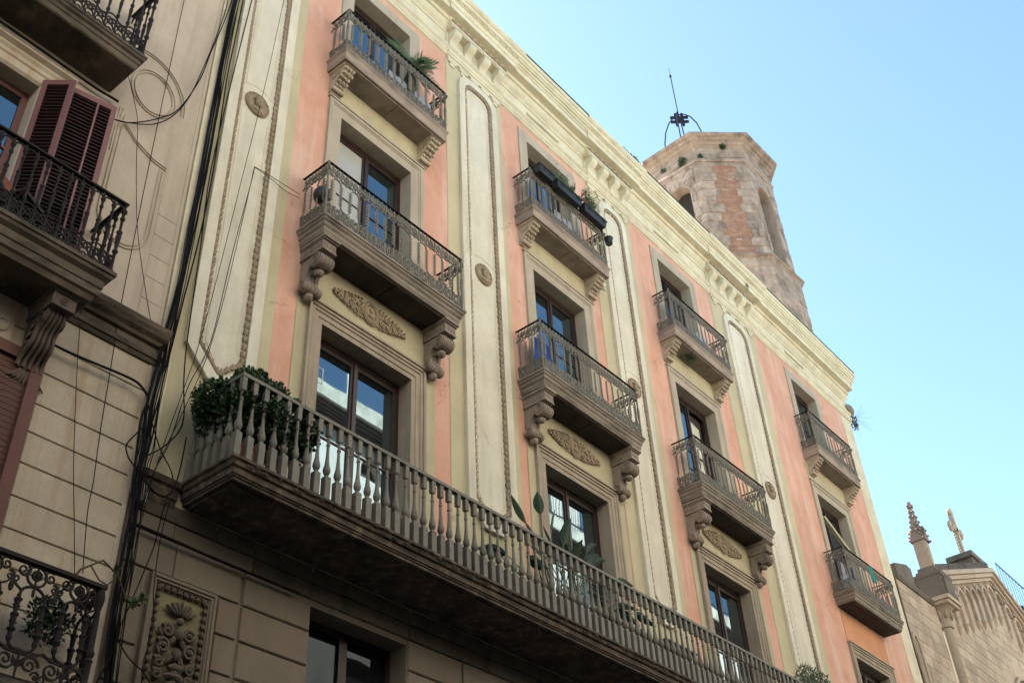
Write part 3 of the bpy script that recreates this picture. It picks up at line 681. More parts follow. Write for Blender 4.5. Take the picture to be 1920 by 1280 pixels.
bal.lathe([(.058, .30), (.028, .325)], 0, 0, 4, ph=pi / 4)
bal.lathe([(.022, .318), (.024, .335), (.034, .345), (.046, .375), (.049, .40), (.044, .435), (.033, .48), (.026, .54), (.021, .62), (.019, .755), (.027, .762), (.027, .778), (.019, .785), (.018, .88), (.03, .893)], 0, 0, 10, cap=False)
bal.lathe([(.03, .885), (.045, .90)], 0, 0, 4, ph=pi / 4)
bal.prism([(-.032, -.032), (.032, -.032), (.032, .032), (-.032, .032)], 2, .90, 1.085)
bal = bal.mesh('baluster', iron_bal, smooth=35)
nb = int((LX1 - LX0 - .09) / .1725) + 1
for k in range(nb):
    bo = put('baluster', bal, (LX0 + .045 + .1725 * k + rng.uniform(-.004, .004), LY + .045, zt), LB, rz=rng.uniform(-.07, .07))
    bo.rotation_euler = (rng.uniform(-.004, .004), rng.uniform(-.008, .008), rng.uniform(-.07, .07))
for k in range(1, 6): put('baluster', bal, (LX0 + .045, LY + .045 + .165 * k, zt), LB)
h = M(); h.box(LX0 + .005, LX1 - .005, LY + .005, LY + .085, 8.052, 8.10); h.box(LX0 + .005, LX0 + .085, LY + .085, 10, 8.052, 8.10)
h.obj('handrail', iron_bal, LB)
# ================================================================ ground floor of the apartment building
GY = 10.03
DOORS = [(8.56, 10.27), (13.85, 15.45), (19.1, 20.7), (25.9, 27.6)]
mm = M(); sheet_holes(mm, 5.8, 30.4, -1.6, 6.68, GY, [(a, b, -1.5, 6.16) for a, b in DOORS])
for a, b in DOORS:
    mm.add([(a, GY, -1.5), (a, GY, 6.16), (b, GY, 6.16), (b, GY, -1.5), (a, 10.41, -1.5), (a, 10.41, 6.16), (b, 10.41, 6.16), (b, 10.41, -1.5)],
           [(0, 1, 5, 4), (1, 2, 6, 5), (2, 3, 7, 6)])
GF = mm.obj('ground_floor_wall', gf_st, AB)
for a, b in DOORS:
    wn = M(); z1 = 6.16; y = 10.33
    wn.box(a, a + .07, y, y + .07, 1, z1); wn.box(b - .07, b, y, y + .07, 1, z1); wn.box(a + .07, b - .07, y, y + .07, z1 - .1, z1); wn.box((a + b) / 2 - .07, (a + b) / 2 + .07, y, y + .07, 1, z1 - .1)
    wn.box(a + .07, b - .07, y + .01, y + .06, 4.35, 4.45)
    wn = wn.obj('french_window', wood_dk, AB)
    for u, v in ((a + .06, (a + b) / 2 - .06), ((a + b) / 2 + .06, b - .06)):
        M().box(u, v, 10.37, 10.38, 4.44, z1 - .09).obj('pane', glass_low, wn)
def blk(x0, x1, z0, z1, d=.03, c=.014, mt=None): stone(GF, mt or gf_st, x0, x1, GY - d, GY + .002, z0, z1, c)
band = [6.245, 6.455, 6.672]
for j in range(2):
    xs_ = [5.86, 7.02 if j else 6.45, 7.60, 8.53, 10.3, 11.9, 13.7, 15.6, 17.4, 19.0, 20.8, 22.6, 24.5, 26.5, 28.4, 30.38]
    for k in range(len(xs_) - 1): blk(xs_[k] + .004, xs_[k + 1] - .004, band[j] + .004, band[j + 1] - .004, .03 + .015 * j, .008, gf_soot_shade if xs_[k] > 7 or j else None)
zs = [6.245 - .44 * k for k in range(9)]
for j in range(8):
    z1, z0 = zs[j], zs[j + 1]
    if j == 0: segs = [(5.86, 6.52), (6.52, 7.46), (7.50, 8.55)]
    else: segs = [(5.86, 6.20), (7.16, 7.46), (7.50, 8.55)]
    segs += [(10.28, 11.35), (11.39, 12.6), (12.64, 13.84), (15.47, 16.9), (16.94, 17.9), (17.94, 19.09)]
    for a, b in segs:
        bordered = (a, b) in ((7.50, 8.55), (10.28, 11.35))
        blk(a + .006, b - .006, z0 + .012, z1 - .012, .028, .016 if bordered else .01)
# carved panel
def cpanel():
    p = M(); x0, x1, z0, z1 = 6.24, 7.12, 2.4, 5.79
    for o, d0, d1 in ((0, .0, .07), (.035, .0, .055), (.055, .0, .035)):
        ring_frame(p, [(x0 + o, z0 + o), (x1 - o, z0 + o), (x1 - o, z1 - o), (x0 + o, z1 - o)], [(x0 + o + .036, z0 + o + .036), (x1 - o - .036, z0 + o + .036), (x1 - o - .036, z1 - o - .036), (x0 + o + .036, z1 - o - .036)], GY - d1, GY + .04)
    fr = p.obj('carved_panel', gf_st, AB, label='framed relief panel with stacked scroll carving')
    M().box(x0 + .09, x1 - .09, GY - .004, GY + .01, z0 + .09, z1 - .09).obj('field', gf_olive, fr)
    e = M()
    n = 34
    for k in range(n):
        z = z1 - .14 - (z1 - z0 - .28) * k / n
        for x in (x0 + .125, x1 - .125): e.blob((x, GY - .03, z), (.032, .03, .04), 6, 4)
    for k in range(8): e.blob((x0 + .15 + (x1 - x0 - .3) * k / 7, GY - .03, z1 - .125), (.04, .03, .032), 6, 4)
    e.obj('bead_border', relief_dk, fr, smooth=60)
    c = M(); X = (x0 + x1) / 2; Y = GY - .05
    for q in range(-3, 4): c.blob((X + .045 * q, Y, 5.44 + .055 - abs(q) * .02), (.025, .035, .085), 6, 4, -q * .32)
    c.blob((X, Y - .01, 5.33), (.05, .04, .05), 7, 4)
    for s_ in (-1, 1):
        c.spiral((X + s_ * .10, Y, 5.50), .04, 1.3, .02, a0=1, dr=s_)
        for z, r, dx in ((5.20, .075, .14), (5.02, .085, .17), (4.83, .06, .20), (4.70, .055, .20), (4.50, .10, .14), (4.32, .08, .12), (4.0, .09, .15), (3.7, .1, .14), (3.4, .08, .12), (3.1, .1, .14)):
            c.spiral((X + s_ * dx, Y, z), r, 1.7, .026, a0=.5 if s_ > 0 else pi - .5, dr=s_, m_=6); c.blob((X + s_ * dx, Y - .01, z), (r * .42, .04, r * .42), 7, 4)
        for z in (5.10, 4.90, 4.62, 4.42, 4.15, 3.85, 3.55, 3.25):
            c.blob((X + s_ * .06, Y, z), (.035, .04, .085), 6, 4, s_ * .6, .1)
            c.blob((X + s_ * .22, Y + .01, z + .06), (.03, .03, .06), 5, 4, -s_ * .5, .1)
    for z in (5.18, 4.95, 4.76, 4.60, 4.45, 4.25, 3.95, 3.6, 3.3): c.blob((X, Y - .02, z), (.06, .05, .075), 8, 5, 0, .12)
    c.blob((X, Y - .03, 4.80), (.10, .05, .05), 8, 4, 0, .15); c.blob((X, Y - .03, 4.70), (.13, .05, .045), 9, 4, 0, .15)
    c.obj('scroll_carving', relief_dk, fr, smooth=50)
cpanel()
st = M(); along(st, 5.82, 6.385, [(0, 6.60), (.02, 6.62), (.03, 6.70), (.05, 6.72), (.055, 6.84), (.09, 6.86), (.11, 6.93), (.02, 6.965), (0, 6.97)], y=10)
st.obj('string_course', dark_slab, AB)

# ================================================================ neighbour on the left
NB = thing('neighbour_building', 'older cream corner house with plum shutters and black iron balconies at left', 'building', (0, 10, -1.6))
M().box(-22, 5.74, 10.42, 24, -1.6, 25).obj('building_core', nb_up, NB)
NW = [(2.2, 3.5, 8.72, 11.52), (2.2, 3.5, 12.5, 15.4)]
mm = M(); sheet_holes(mm, -22, 5.78, 8.3, 25, 10.01, NW + [(-2.6, -1.3, 8.72, 11.52), (-2.6, -1.3, 12.5, 15.4)]); mm.obj('wall', nb_up, NB, label='upper stucco wall')
mm = M(); sheet_holes(mm, -22, 5.78, -1.6, 8.4, 10.03, [(2.2, 3.98, 4.2, 7.7)]); mm.obj('wall', nb_low, NB, label='lower coursed wall')
M().box(5.74, 5.795, 10.0, 24, -1.6, 25).obj('wall', nb_up, NB)
LWo = M().box(2.1, 4.46, 10.28, 10.3, 4.1, 7.8).obj('room_shade_sheet', room_m, NB)
# coursed blocks low down, recessed joints between
zj = [8.38, 7.97, 7.57, 7.16, 6.80, 6.42, 6.03, 5.67, 5.28, 4.90, 4.52, 4.14, 3.76]
lw = [o for o in NB.children if o.get('label') == 'lower coursed wall'][0]
for k in range(len(zj) - 1):
    segs = [(4.50, 5.77)]
    if zj[k] > 7.8: segs = [(4.50, 5.77), (2.3, 4.46)]
    for a, b in segs: stone(lw, nb_low, a, b, 10.008, 10.032, zj[k + 1] + .008, zj[k] - .008, .008)
# cornice band between the storeys
mm = M(); along(mm, -22, 5.86, [(0, 8.36), (.03, 8.37), (.05, 8.42), (.07, 8.43), (.07, 8.50), (.03, 8.52), (.035, 8.60), (.08, 8.62), (.10, 8.66), (.15, 8.70), (.19, 8.76), (.20, 8.80), (.20, 8.83), (.0, 8.88)], y=10.01)
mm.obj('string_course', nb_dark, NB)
# raised stucco mouldings: circle, oval panel, long panel
def moulding(pts, r=.014, closed=False, y=10.0):
    g = M()
    for o in (0, .05):
        g.tube([(x, y, z) for x, z in (pts(o))], r * .7, 5, closed)
    return g.obj('stucco_moulding', nb_up, NB, smooth=60)
moulding(lambda o: [(5.0 + (.36 - o) * cos(2 * pi * k / 28), 12.75 + (.42 - o) * sin(2 * pi * k / 28)) for k in range(28)], closed=True)
moulding(lambda o: [(4.85 + (.62 + o) * cos(a), 12.75 + (.68 + o) * sin(a)) for a in [rad(-5 + 110 * k / 14) for k in range(15)]])
moulding(lambda o: [(4.62 + o, 12.0), (4.62 + o, 10.25)] + [(5.0 - (.38 - o) * cos(pi * k / 12), 10.25 - (.42 - o) * sin(pi * k / 12)) for k in range(1, 12)] + [(5.38 - o, 10.25), (5.38 - o, 11.45)])
moulding(lambda o: [(4.58 + o, 11.25 + .0), (4.58 + o, 12.1)])
moulding(lambda o: [(4.62, 11.9 + o), (4.9, 11.65 + o), (5.2, 11.52 + o), (5.42, 11.5 + o)])
mm = M()
mm.obj('x', nb_up) if False else None
# fine course joints of the upper wall, slightly proud courses
for k in range(12):
    z0 = 8.9 + k * .36
    if z0 + .36 < 11.4: stone([o for o in NB.children if o.get('label') == 'upper stucco wall'][0], nb_up, 5.44, 5.775, 10.004, 10.012, z0 + .004, z0 + .356, .004)
def nb_window(z0, z1, top=False):
    f = M(); x0, x1 = 2.2, 3.5
    u_frame(f, x0 - .24, x1 + .24, z0, z1 + .24, [(0, -.01), (0, .05), (.06, .05), (.08, .03), (.2, .03), (.24, .0), (.24, -.42)], y=10.01)
    along(f, x0 - .42, x1 + .40, [(0, z1 + .24), (.03, z1 + .25), (.06, z1 + .30), (.06, z1 + .33), (.12, z1 + .37), (.12, z1 + .40), (0, z1 + .43)], y=10.01)
    f.obj('window_surround', nb_up if top else nb_low, NB)
    wn = M(); y = 10.22; c = (x0 + x1) / 2
    for a, b in ((x0, c - .01), (c + .01, x1)):
        wn.box(a, a + .08, y, y + .06, z0, z1); wn.box(b - .08, b, y, y + .06, z0, z1)
        for z in (z0, z0 + 1.0, z0 + 1.75, z1 - .1): wn.box(a + .08, b - .08, y + .01, y + .05, z, z + (.1 if z in (z0, z1 - .1) else .035))
    wn = wn.obj('french_window', wood_sh if not top else purple_m, NB)
    for a, b in ((x0 + .07, c - .08), (c + .08, x1 - .07)):
        M().box(a, b, y + .03, y + .035, z0 + .1, z1 - .1).obj('pane', glass_dk, wn)
    M().box(x0, x1, 10.40, 10.415, z0, z1).obj('room_shade_sheet', room_m, wn)
    return wn
nb_window(8.72, 11.52); nb_window(12.5, 15.4, True)
def shutter(hx, hy, ang, wd, z0, z1, name='shutter', mt=wood_sh, mid=True, slat_n=None, lab=None):
    """louvred leaf hinged at (hx, hy), swung by ang from the +x direction"""
    d = Vector((cos(ang), sin(ang), 0)); n = Vector((-d.y, d.x, 0))
    def B(mm, u0, u1, v0, v1, za, zb_):
        V = []
        for z in (za, zb_):
            for v in (v0, v1):
                for u in (u0, u1):
                    p = Vector((hx, hy, z)) + d * u + n * v; V.append(tuple(p))
        mm.add(V, [(0, 2, 3, 1), (4, 5, 7, 6), (0, 1, 5, 4), (2, 6, 7, 3), (0, 4, 6, 2), (1, 3, 7, 5)])
    s_ = M(); t = .02; st_ = .065
    B(s_, 0, st_, -t, t, z0, z1); B(s_, wd - st_, wd, -t, t, z0, z1)
    B(s_, st_, wd - st_, -t, t, z0, z0 + .16); B(s_, st_, wd - st_, -t, t, z1 - .09, z1)
    if mid: B(s_, wd * .62 - .012, wd * .62 + .012, -t - .008, t, z0 + .16, z1 - .09)
    o = s_.obj(name, mt, NB, label=lab)
    N_ = slat_n or int((z1 - z0 - .25) / .062)
    for k in range(N_):
        z = z0 + .16 + (z1 - z0 - .25) * (k + .5) / N_
        q = M(); V = []
        for u in (st_, wd - st_):
            for v, dz in ((-.016, -.004), (.016, -.016), (.016, -.011), (-.016, .002)):
                V.append(tuple(Vector((hx, hy, z + dz)) + d * u + n * v))
        q.add(V, [(0, 1, 2, 3), (7, 6, 5, 4), (0, 4, 5, 1), (1, 5, 6, 2), (2, 6, 7, 3), (3, 7, 4, 0)])
        q.obj('slat', wood_slat, o)
    bk = M(); B(bk, st_, wd - st_, .017, .022, z0 + .16, z1 - .09); bk.obj('slat_gap_shade', black, o)  # black sheet put in for the shade between the slats
    return o
shutter(3.78, 9.80, rad(-12), .62, 8.95, 11.62, lab='nearer folded shutter leaf')
shutter(3.52, 9.97, rad(-48), .40, 8.95, 11.62, mid=False, lab='shutter leaf folded against the window jamb')
# big roller shutter frame low at the left edge
rs = M(); x1, z1 = 4.46, 7.69
rs.box(x1 - .13, x1, 9.93, 10.0, 4.3, z1); rs.box(2.4, x1 - .13, 9.93, 10.0, z1 - .14, z1); rs.box(3.86, 3.92, 9.945, 9.99, 4.3, z1 - .14)
rs = rs.obj('roller_shutter', wood_rs, NB)
for k in range(46):
    z = 4.3 + k * .0705
    M().box(2.4, x1 - .13, 9.975, 9.99, z + .003, z + .067).obj('slat', roller, rs)

def dark_baluster():
    return M().lathe([(.02, 0), (.026, .03), (.014, .06), (.014, .30), (.026, .315), (.026, .34), (.014, .355), (.022, .50), (.026, .56), (.018, .60), (.028, .62), (.028, .64), (.013, .66), (.013, .82), (.024, .84), (.024, .86), (.014, .88), (.016, .93), (.03, .96), (.03, .98), (.014, 1.0), (.014, 1.07)], 0, 0, 7).mesh('baluster', iron_dk, smooth=50)
DB = dark_baluster()
def dk_panel():
    g = M(); y = 0                                          # 0.3 m wide scroll plinth and scalloped head
    for c in (.075, .225):
        g.ring((c, y, .09), .055, .011, 10, 4); g.spiral((c - .03, y, .19), .05, 1.4, .011, a0=0); g.spiral((c + .035, y, .20), .045, 1.3, .011, a0=3, dr=-1)
        g.leaf((c, y, .12), (.6, 0, 1), (0, 1, 0), .10, .05); g.leaf((c, y, .12), (-.6, 0, 1), (0, 1, 0), .10, .05)
        g.ring((c, y, .05), .03, .010, 8, 4)
    g.tube([(.15 * i / 8 * 2, y, .27 + .035 * sin(i * pi / 4)) for i in range(9)], .010, 4)
    for c in (0, .15):
        pts = [(c + .075 - .062 * cos(pi * i / 8), y, .985 + .055 * sin(pi * i / 8)) for i in range(9)]
        g.tube(pts, .012, 4)
        for i in range(0, 9): g.blob((pts[i][0], y, pts[i][2] - .006), (.014, .01, .014), 4, 2)
        g.blob((c, y, .965), (.03, .018, .03), 6, 3); g.blob((c, y, 1.02), (.022, .018, .03), 5, 3)
    return g.mesh('railing_panel', iron_dk)
DP = dk_panel()
def dark_balcony(x0, x1, yf, zt, lab, prof, rail=1.10):
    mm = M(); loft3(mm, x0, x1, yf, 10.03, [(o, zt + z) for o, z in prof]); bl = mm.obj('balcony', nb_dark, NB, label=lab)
    r0, r1, ry = x0 + .08, x1 - .06, yf + .06
    n = round((r1 - r0) / .3); s_ = (r1 - r0) / n / .3; sz = rail / 1.10
    for k in range(n):
        put('railing_panel', DP, (r0 + .3 * s_ * k, ry, zt + .01), bl, sc=(s_, 1, sz))
        for j in (0, 1): put('baluster', DB, (r0 + s_ * (.3 * k + .15 * j), ry, zt + .01), bl, sc=(1, 1, sz))
    m_ = max(2, round((10 - ry) / .3)); s2 = (10 - ry) / m_ / .3
    for xx in (r0, r1):
        for k in range(m_):
            put('railing_panel', DP, (xx, ry + .3 * s2 * k, zt + .01), bl, rz=pi / 2, sc=(s2, 1, sz))
            for j in (0, 1): put('baluster', DB, (xx, ry + s2 * (.3 * k + .15 * j), zt + .01), bl, sc=(1.35 if k + j == 0 else 1, 1.35 if k + j == 0 else 1, sz))
    h = M(); z = zt + rail - .01
    h.box(r0 - .03, r1 + .03, ry - .03, ry + .03, z, z + .025); h.box(r0 - .03, r0 + .03, ry + .03, 10, z, z + .025); h.box(r1 - .03, r1 + .03, ry + .03, 10, z, z + .025)
    h.box(r0 - .02, r1 + .02, ry - .02, ry + .02, zt, zt + .018)
    h.obj('handrail', iron_dk, bl)
    return bl
bp_ = [(0, 0), (0, -.05), (.02, -.06), (.03, -.10), (.08, -.14), (.085, -.24), (.10, -.25), (.10, -.34), (.13, -.36), (.16, -.42)]
BB = dark_balcony(1.1, 4.70, 9.26, 8.70, 'middle neighbour balcony with chairs on it', bp_)
BA = dark_balcony(1.3, 4.48, 9.36, 12.50, 'top neighbour balcony cut by the frame', [(0, 0), (0, -.04), (.015, -.05), (.02, -.09), (.05, -.11), (.055, -.17), (.07, -.18), (.08, -.26), (.10, -.28)], rail=1.42)
# leafy console under the middle balcony
def console(x, zt):
    b = M(); wd = .28; y = lambda d: 10.02 - d
    b.box(x, x + wd, y(.52), 10.02, zt - .20, zt); b.box(x - .02, x + wd + .02, y(.54), 10.02, zt - .03, zt - .001)
    prof = [(.34 * (1 - t / 12) ** .9 + .05 + .03 * sin(t * 1.1), zt - .2 - .62 * t / 12) for t in range(13)]
    b.prism([(y(d), z) for d, z in prof] + [(10.02, zt - .86), (10.02, zt - .2)], 0, x + .03, x + wd - .03)
    b.ring((x + wd / 2, y(.525), zt - .11), .04, .012, 10, 5); b.blob((x + wd / 2, y(.525), zt - .11), (.02, .015, .02), 6, 4)
    for q in range(5):                                    # long curling leaf ribs down the front
        xx = x + .05 + (wd - .10) * q / 4
        b.tube([(xx + (q - 2) * .002 * t, y(d + .015), z) for t, (d, z) in enumerate(prof)], [.028 - .0006 * t for t in range(13)], 6)
    for s_ in (-1, 1):
        for t in range(2, 12):
            d, z = prof[t]; xx = x + wd / 2 + s_ * (wd / 2 - .01)
            if t % 2: b.blob((xx, y(d * .6), z), (.02, .06, .035), 6, 4)
        b.spiral((x + wd / 2 + s_ * (wd / 2 - .02), y(.32), zt - .30), .09, 1.6, .02, ax=0); b.spiral((x + wd / 2 + s_ * (wd / 2 - .02), y(.12), zt - .62), .07, 1.6, .018, ax=0)
    for q in range(-4, 5):
        b.tube([(x + wd / 2 + q * .012, y(.05), zt - .80), (x + wd / 2 + q * .04, y(.06), zt - .95), (x + wd / 2 + q * .062, y(.025), zt - 1.06 + abs(q) * .022)], [.02, .024, .006], 5)
    return b.obj('console_bracket', relief_dk, NB, smooth=45)  # dark stone colour carries the shadow the console stands in
console(4.16, 8.28); console(1.35, 8.28)
# frieze panel with roundels, left edge
fz = M(); fz.box(2.3, 4.05, 9.99, 10.03, 7.74, 8.05)
for k in range(5): fz.ring((3.9 - k * .38, 9.985, 7.9), .075, .02, 12, 5)
for k in range(5): fz.box(3.58 - .38 * k + .04, 3.82 - .38 * k - .02, 9.975, 9.99, 7.87, 7.93)
fz.obj('frieze_panel', nb_low, NB)

# ornate low balcony, bottom left corner
def big_panel():
    g = M(); y = 0; W_ = .46
    for c in (.10, .36):
        g.v, g.f = g.v, g.f
        g.lathe([(.022, .33), (.03, .36), (.02, .40), (.036, .44), (.022, .47), (.03, .55), (.034, .58), (.022, .61), (.028, .70), (.036, .73), (.02, .76), (.022, .78)], c, 0, 7)
        for z in (.44, .58, .73): g.ring((c, y, z), .034, .010, 8, 4, 2)
        for z in (.5, .66):
            for s_ in (-1, 1): g.leaf((c, y, z), (s_, 0, .3), (0, 1, 0), .05, .03)
    g.tube([(.23 - .13 * cos(pi * i / 10), y, .78 + .11 * sin(pi * i / 10)) for i in range(11)], .016, 5)
    g.tube([(.23 - .13 * cos(pi * i / 10), y, .34 - .09 * sin(pi * i / 10)) for i in range(11)], .016, 5)
    g.ring((.23, y, 1.0), .10, .014, 14, 4); g.ring((.23, y, 1.01), .04, .02, 10, 5); g.blob((.23, y, 1.01), (.03, .03, .03), 6, 4)
    for s_ in (-1, 1):
        g.spiral((.23 + s_ * .14, y, 1.03), .07, 1.5, .015, a0=1, dr=s_); g.spiral((.23 + s_ * .2, y, .93), .05, 1.3, .014, a0=2, dr=-s_)
        g.spiral((.23 + s_ * .12, y, .16), .09, 1.6, .016, a0=0, dr=s_); g.spiral((.23 + s_ * .2, y, .07), .05, 1.3, .014, a0=3, dr=-s_)
        g.leaf((.23, y, .10), (s_ * .5, 0, 1), (0, 1, 0), .14, .06); g.tube([(.23 + s_ * .23, y, .30), (.23 + s_ * .15, y, .25), (.23, y, .24)], .014, 4)
    g.tube([(0, y, .92), (.05, y, .86), (.10, y, .83)], .013, 4); g.tube([(W_, y, .92), (W_ - .05, y, .86), (W_ - .10, y, .83)], .013, 4)
    g.blob((0, y, .84), (.03, .02, .06), 6, 4); g.blob((.23, y, .83), (.02, .015, .05), 5, 3)
    g.tube([(.23, y, 0), (.23, y, .25)], .012, 4); g.tube([(.23, y, .86), (.23, y, 1.13)], .012, 4); g.tube([(0, y, .015), (W_, y, .015)], .012, 4)
    for a in range(10): g.blob((.23 + .10 * cos(a * pi / 5), y, 1.0 + .10 * sin(a * pi / 5)), (.018, .014, .018), 4, 3)
    return g.mesh('railing_panel', iron_dk)
BP = big_panel()
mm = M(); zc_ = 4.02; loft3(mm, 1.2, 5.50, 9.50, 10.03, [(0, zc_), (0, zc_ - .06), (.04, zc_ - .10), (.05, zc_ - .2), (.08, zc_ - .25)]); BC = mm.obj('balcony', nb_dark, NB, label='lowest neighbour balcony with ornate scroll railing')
for k in range(8): put('railing_panel', BP, (5.44 - .46 * (k + 1), 9.55, zc_ + .02), BC)
put('railing_panel', BP, (5.44, 9.55, zc_ + .02), BC, rz=pi / 2, sc=(.97, 1, 1))
h = M(); h.box(1.2, 5.48, 9.51, 9.59, zc_ + 1.125, zc_ + 1.165); h.box(5.42, 5.48, 9.59, 10.02, zc_ + 1.125, zc_ + 1.165); h.box(1.2, 5.48, 9.53, 9.57, zc_ + .005, zc_ + .03)
h.obj('handrail', iron_dk, BC)
M().lathe([(.045, 0), (.05, .1), (.035, .14), (.04, .36), (.05, .38), (.035, .41), (.05, .44), (.05, .47), (.035, .5), (.028, .9), (.04, .95), (.05, 1.02), (.035, 1.12)], 5.44, 9.55, 10, zc_).obj('corner_post', iron_dk, BC, smooth=45)

# ================================================================ buildings across the street (seen mirrored in the panes)
OB = thing('opposite_building', 'pale sunlit building across the street, mirrored in the window panes', 'building', (18, -2.6, -1.6))
OY = -2.6
mm = M(); T3 = lambda u, d, z: (u, OY - d, z)
for k in range(-12, 10):
    cu = 21.95 + 4.2 * k; u0 = cu - 2.1; u1 = u0 + 4.2
    arch_wall(mm, T3, u0, u1, 18.75, 20.56, cu, .52, 19.3, 19.55, .62, .4, 10)
    arch_wall(mm, T3, u0, u1, 14.2, 18.75, cu, .62, 15.2, 18.1, .05, .4, 2)
    arch_wall(mm, T3, u0, u1, 9.4, 14.2, cu, .65, 10.2, 13.2, .05, .4, 2)
mm.obj('wall', opp_w, OB)
mm = M()
for k in range(-12, 10):
    cu = 21.95 + 4.2 * k; u0 = cu - 2.1; u1 = u0 + 4.2
    arch_wall(mm, T3, u0, u1, 4.0, 9.4, cu, .7, 4.8, 8.2, .05, .4, 2); arch_wall(mm, T3, u0, u1, -1.6, 4.0, cu, .9, -1.4, 2.6, .3, .4, 6)
mm.obj('wall', gf_st, OB, label='darker stone base of the building')
M().box(-33, 62, OY - 12, OY - .41, -1.6, 20.5).obj('building_core', room_m, OB)
lo = M()
for k in range(-12, 10):
    cu = 21.95 + 4.2 * k
    for z in range(34): lo.box(cu - .6, cu + .6, OY - .2, OY - .17, 15.22 + z * .085, 15.28 + z * .085)
lo.obj('louvre_slats', frame_gr, OB, kind='stuff')
for k in range(6):                                                # dark boarded soffit stepping down to the wall
    M().box(-33, 62, OY + .68 - .13 * k, OY + .80 - .13 * k, 20.80 - .045 * k, 20.86 - .045 * k).obj('soffit_board', tile_m, OB)
M().box(-33, 62, OY - .5, OY + .82, 20.862, 21.42).obj('parapet', opp_p, OB)
M().box(-33, 62, OY - 12, OY - .5, 20.5, 20.9).obj('roof', tile_m, OB)
M().lathe([(.035, 0), (.035, 2.2)], 20.35, OY + .4, 8, 21.42).obj('white_pipe', white_m, OB)
ob = M(); ob.box(31.6, 33.4, OY - 2.0, OY + .3, 21.42, 23.4); ob.prism([(31.5, 23.4), (33.5, 23.4), (32.5, 24.2)], 1, OY - 2.0, OY + .3); ob.obj('stair_head', opp_w, OB)
rl = M(); rl.bar((28, OY + .75, 22.45), (48, OY + .75, 22.45), .04); rl.bar((28, OY + .75, 21.6), (48, OY + .75, 21.6), .03)
for k in range(134): rl.bar((28 + .15 * k, OY + .75, 21.42), (28 + .15 * k, OY + .75, 22.45), .016)
rl.obj('terrace_railing', iron_dk, OB)

# ================================================================ bell tower
TC = Vector((37.95, 16.42, 0)); AP = 3.4
BT = thing('bell_tower', 'octagonal church bell tower of pinkish sandstone with a red brick panel', 'tower', (37.95, 16.42, -1.6))
def fa(k): return rad(-137.14 + 45 * k)
def T3f(k, ap):
    a = fa(k); n = Vector((cos(a), sin(a), 0)); u_ = Vector((-sin(a), cos(a), 0))
    return lambda u, d, z: tuple(TC + n * (ap - d) + u_ * u + Vector((0, 0, z)))
def octa(mm, prof):
    C8 = 1 / cos(pi / 8)
    o = [(TC.x + r * C8 * cos(fa(0) + pi / 8 + k * pi / 4), TC.y + r * C8 * sin(fa(0) + pi / 8 + k * pi / 4), z) for r, z in prof for k in range(8)]
    mm.add(o, [(j * 8 + k, j * 8 + (k + 1) % 8, (j + 1) * 8 + (k + 1) % 8, (j + 1) * 8 + k) for j in range(len(prof) - 1) for k in range(8)])
s0 = 2.90
mm = M(); octa(mm, [(3.02, -1.6), (3.02, 33.1)]); octa(mm, [(s0, 39.4), (s0, 40.5)]); octa(mm, [(.02, 33.1), (3.02, 33.1)]); octa(mm, [(.02, 41.0), (3.3, 41.0)]); octa(mm, [(.02, 39.6), (s0, 39.6)])
tn = math.tan(pi / 8)
for k in range(8):
    hwid = s0 * tn
    if k in (7, 1, 3, 5): arch_wall(mm, T3f(k, s0), -hwid, hwid, 33.1, 39.6, 0.0, .58 if k != 1 else .62, 33.6, 37.9, .62, .55)
    else: mm.add([T3f(k, s0)(u, 0, z) for u, z in ((-hwid, 33.1), (hwid, 33.1), (hwid, 39.6), (-hwid, 39.6))], [(0, 1, 2, 3)])
shaft = mm.obj('shaft', tower_st, BT)
def tstone(k, u0, u1, z0, z1, ap=s0, proud=.03, mt=tower_st, c=.03):
    d = round(proud + rg.choice((0, .012, .024, .036)), 3); key = ('T', mt.name, round(u1 - u0, 2), round(z1 - z0, 3), d)
    if key not in CUBE:
        CUBE[key] = M().cbox(-(u1 - u0) / 2, (u1 - u0) / 2, -d, .02, 0, z1 - z0, c).mesh('stone_block', mt)
    p = T3f(k, ap)((u0 + u1) / 2, 0, z0)
    return put('stone_block', CUBE[key], p, shaft, rz=fa(k) + pi / 2)
rg = random.Random(11)
hw0 = s0 * tn; rowh = .52
g_ = .022
for r in range(11):                                               # quoins and brick panel of the front face
    z0 = 33.5 + r * rowh; z1 = z0 + rowh - g_
    lo_ = r % 2
    e = (-.32 if lo_ else -.55) + rg.uniform(-.06, .06); f = (.50 if lo_ else .66) + rg.uniform(-.06, .06)
    tstone(0, -hw0 - .012, e, z0, z1);
    if lo_ or rg.random() < .3: tstone(0, f, hw0 + .012, z0, z1)
    else: m_ = (f + hw0) / 2 + .05; tstone(0, f, m_ - g_, z0, z1); tstone(0, m_, hw0 + .012, z0, z1)
    for k in (7, 1, -2, 2):
        if k in (7, 1):
            w_ = .62 + .02; q = rg.uniform(.82, .98)
            tstone(k, -hw0 - .012, -q, z0, z1, proud=.02); tstone(k, -q + g_, -w_, z0, z1, proud=.025)
            tstone(k, w_, q, z0, z1, proud=.025); tstone(k, q + g_, hw0 + .012, z0, z1, proud=.02)
        else:
            q = rg.uniform(-.3, .3); tstone(k % 8, -hw0, q, z0, z1, proud=.02); tstone(k % 8, q + g_, hw0, z0, z1, proud=.02)
br = M(); TF = T3f(0, s0)                                         # brick courses
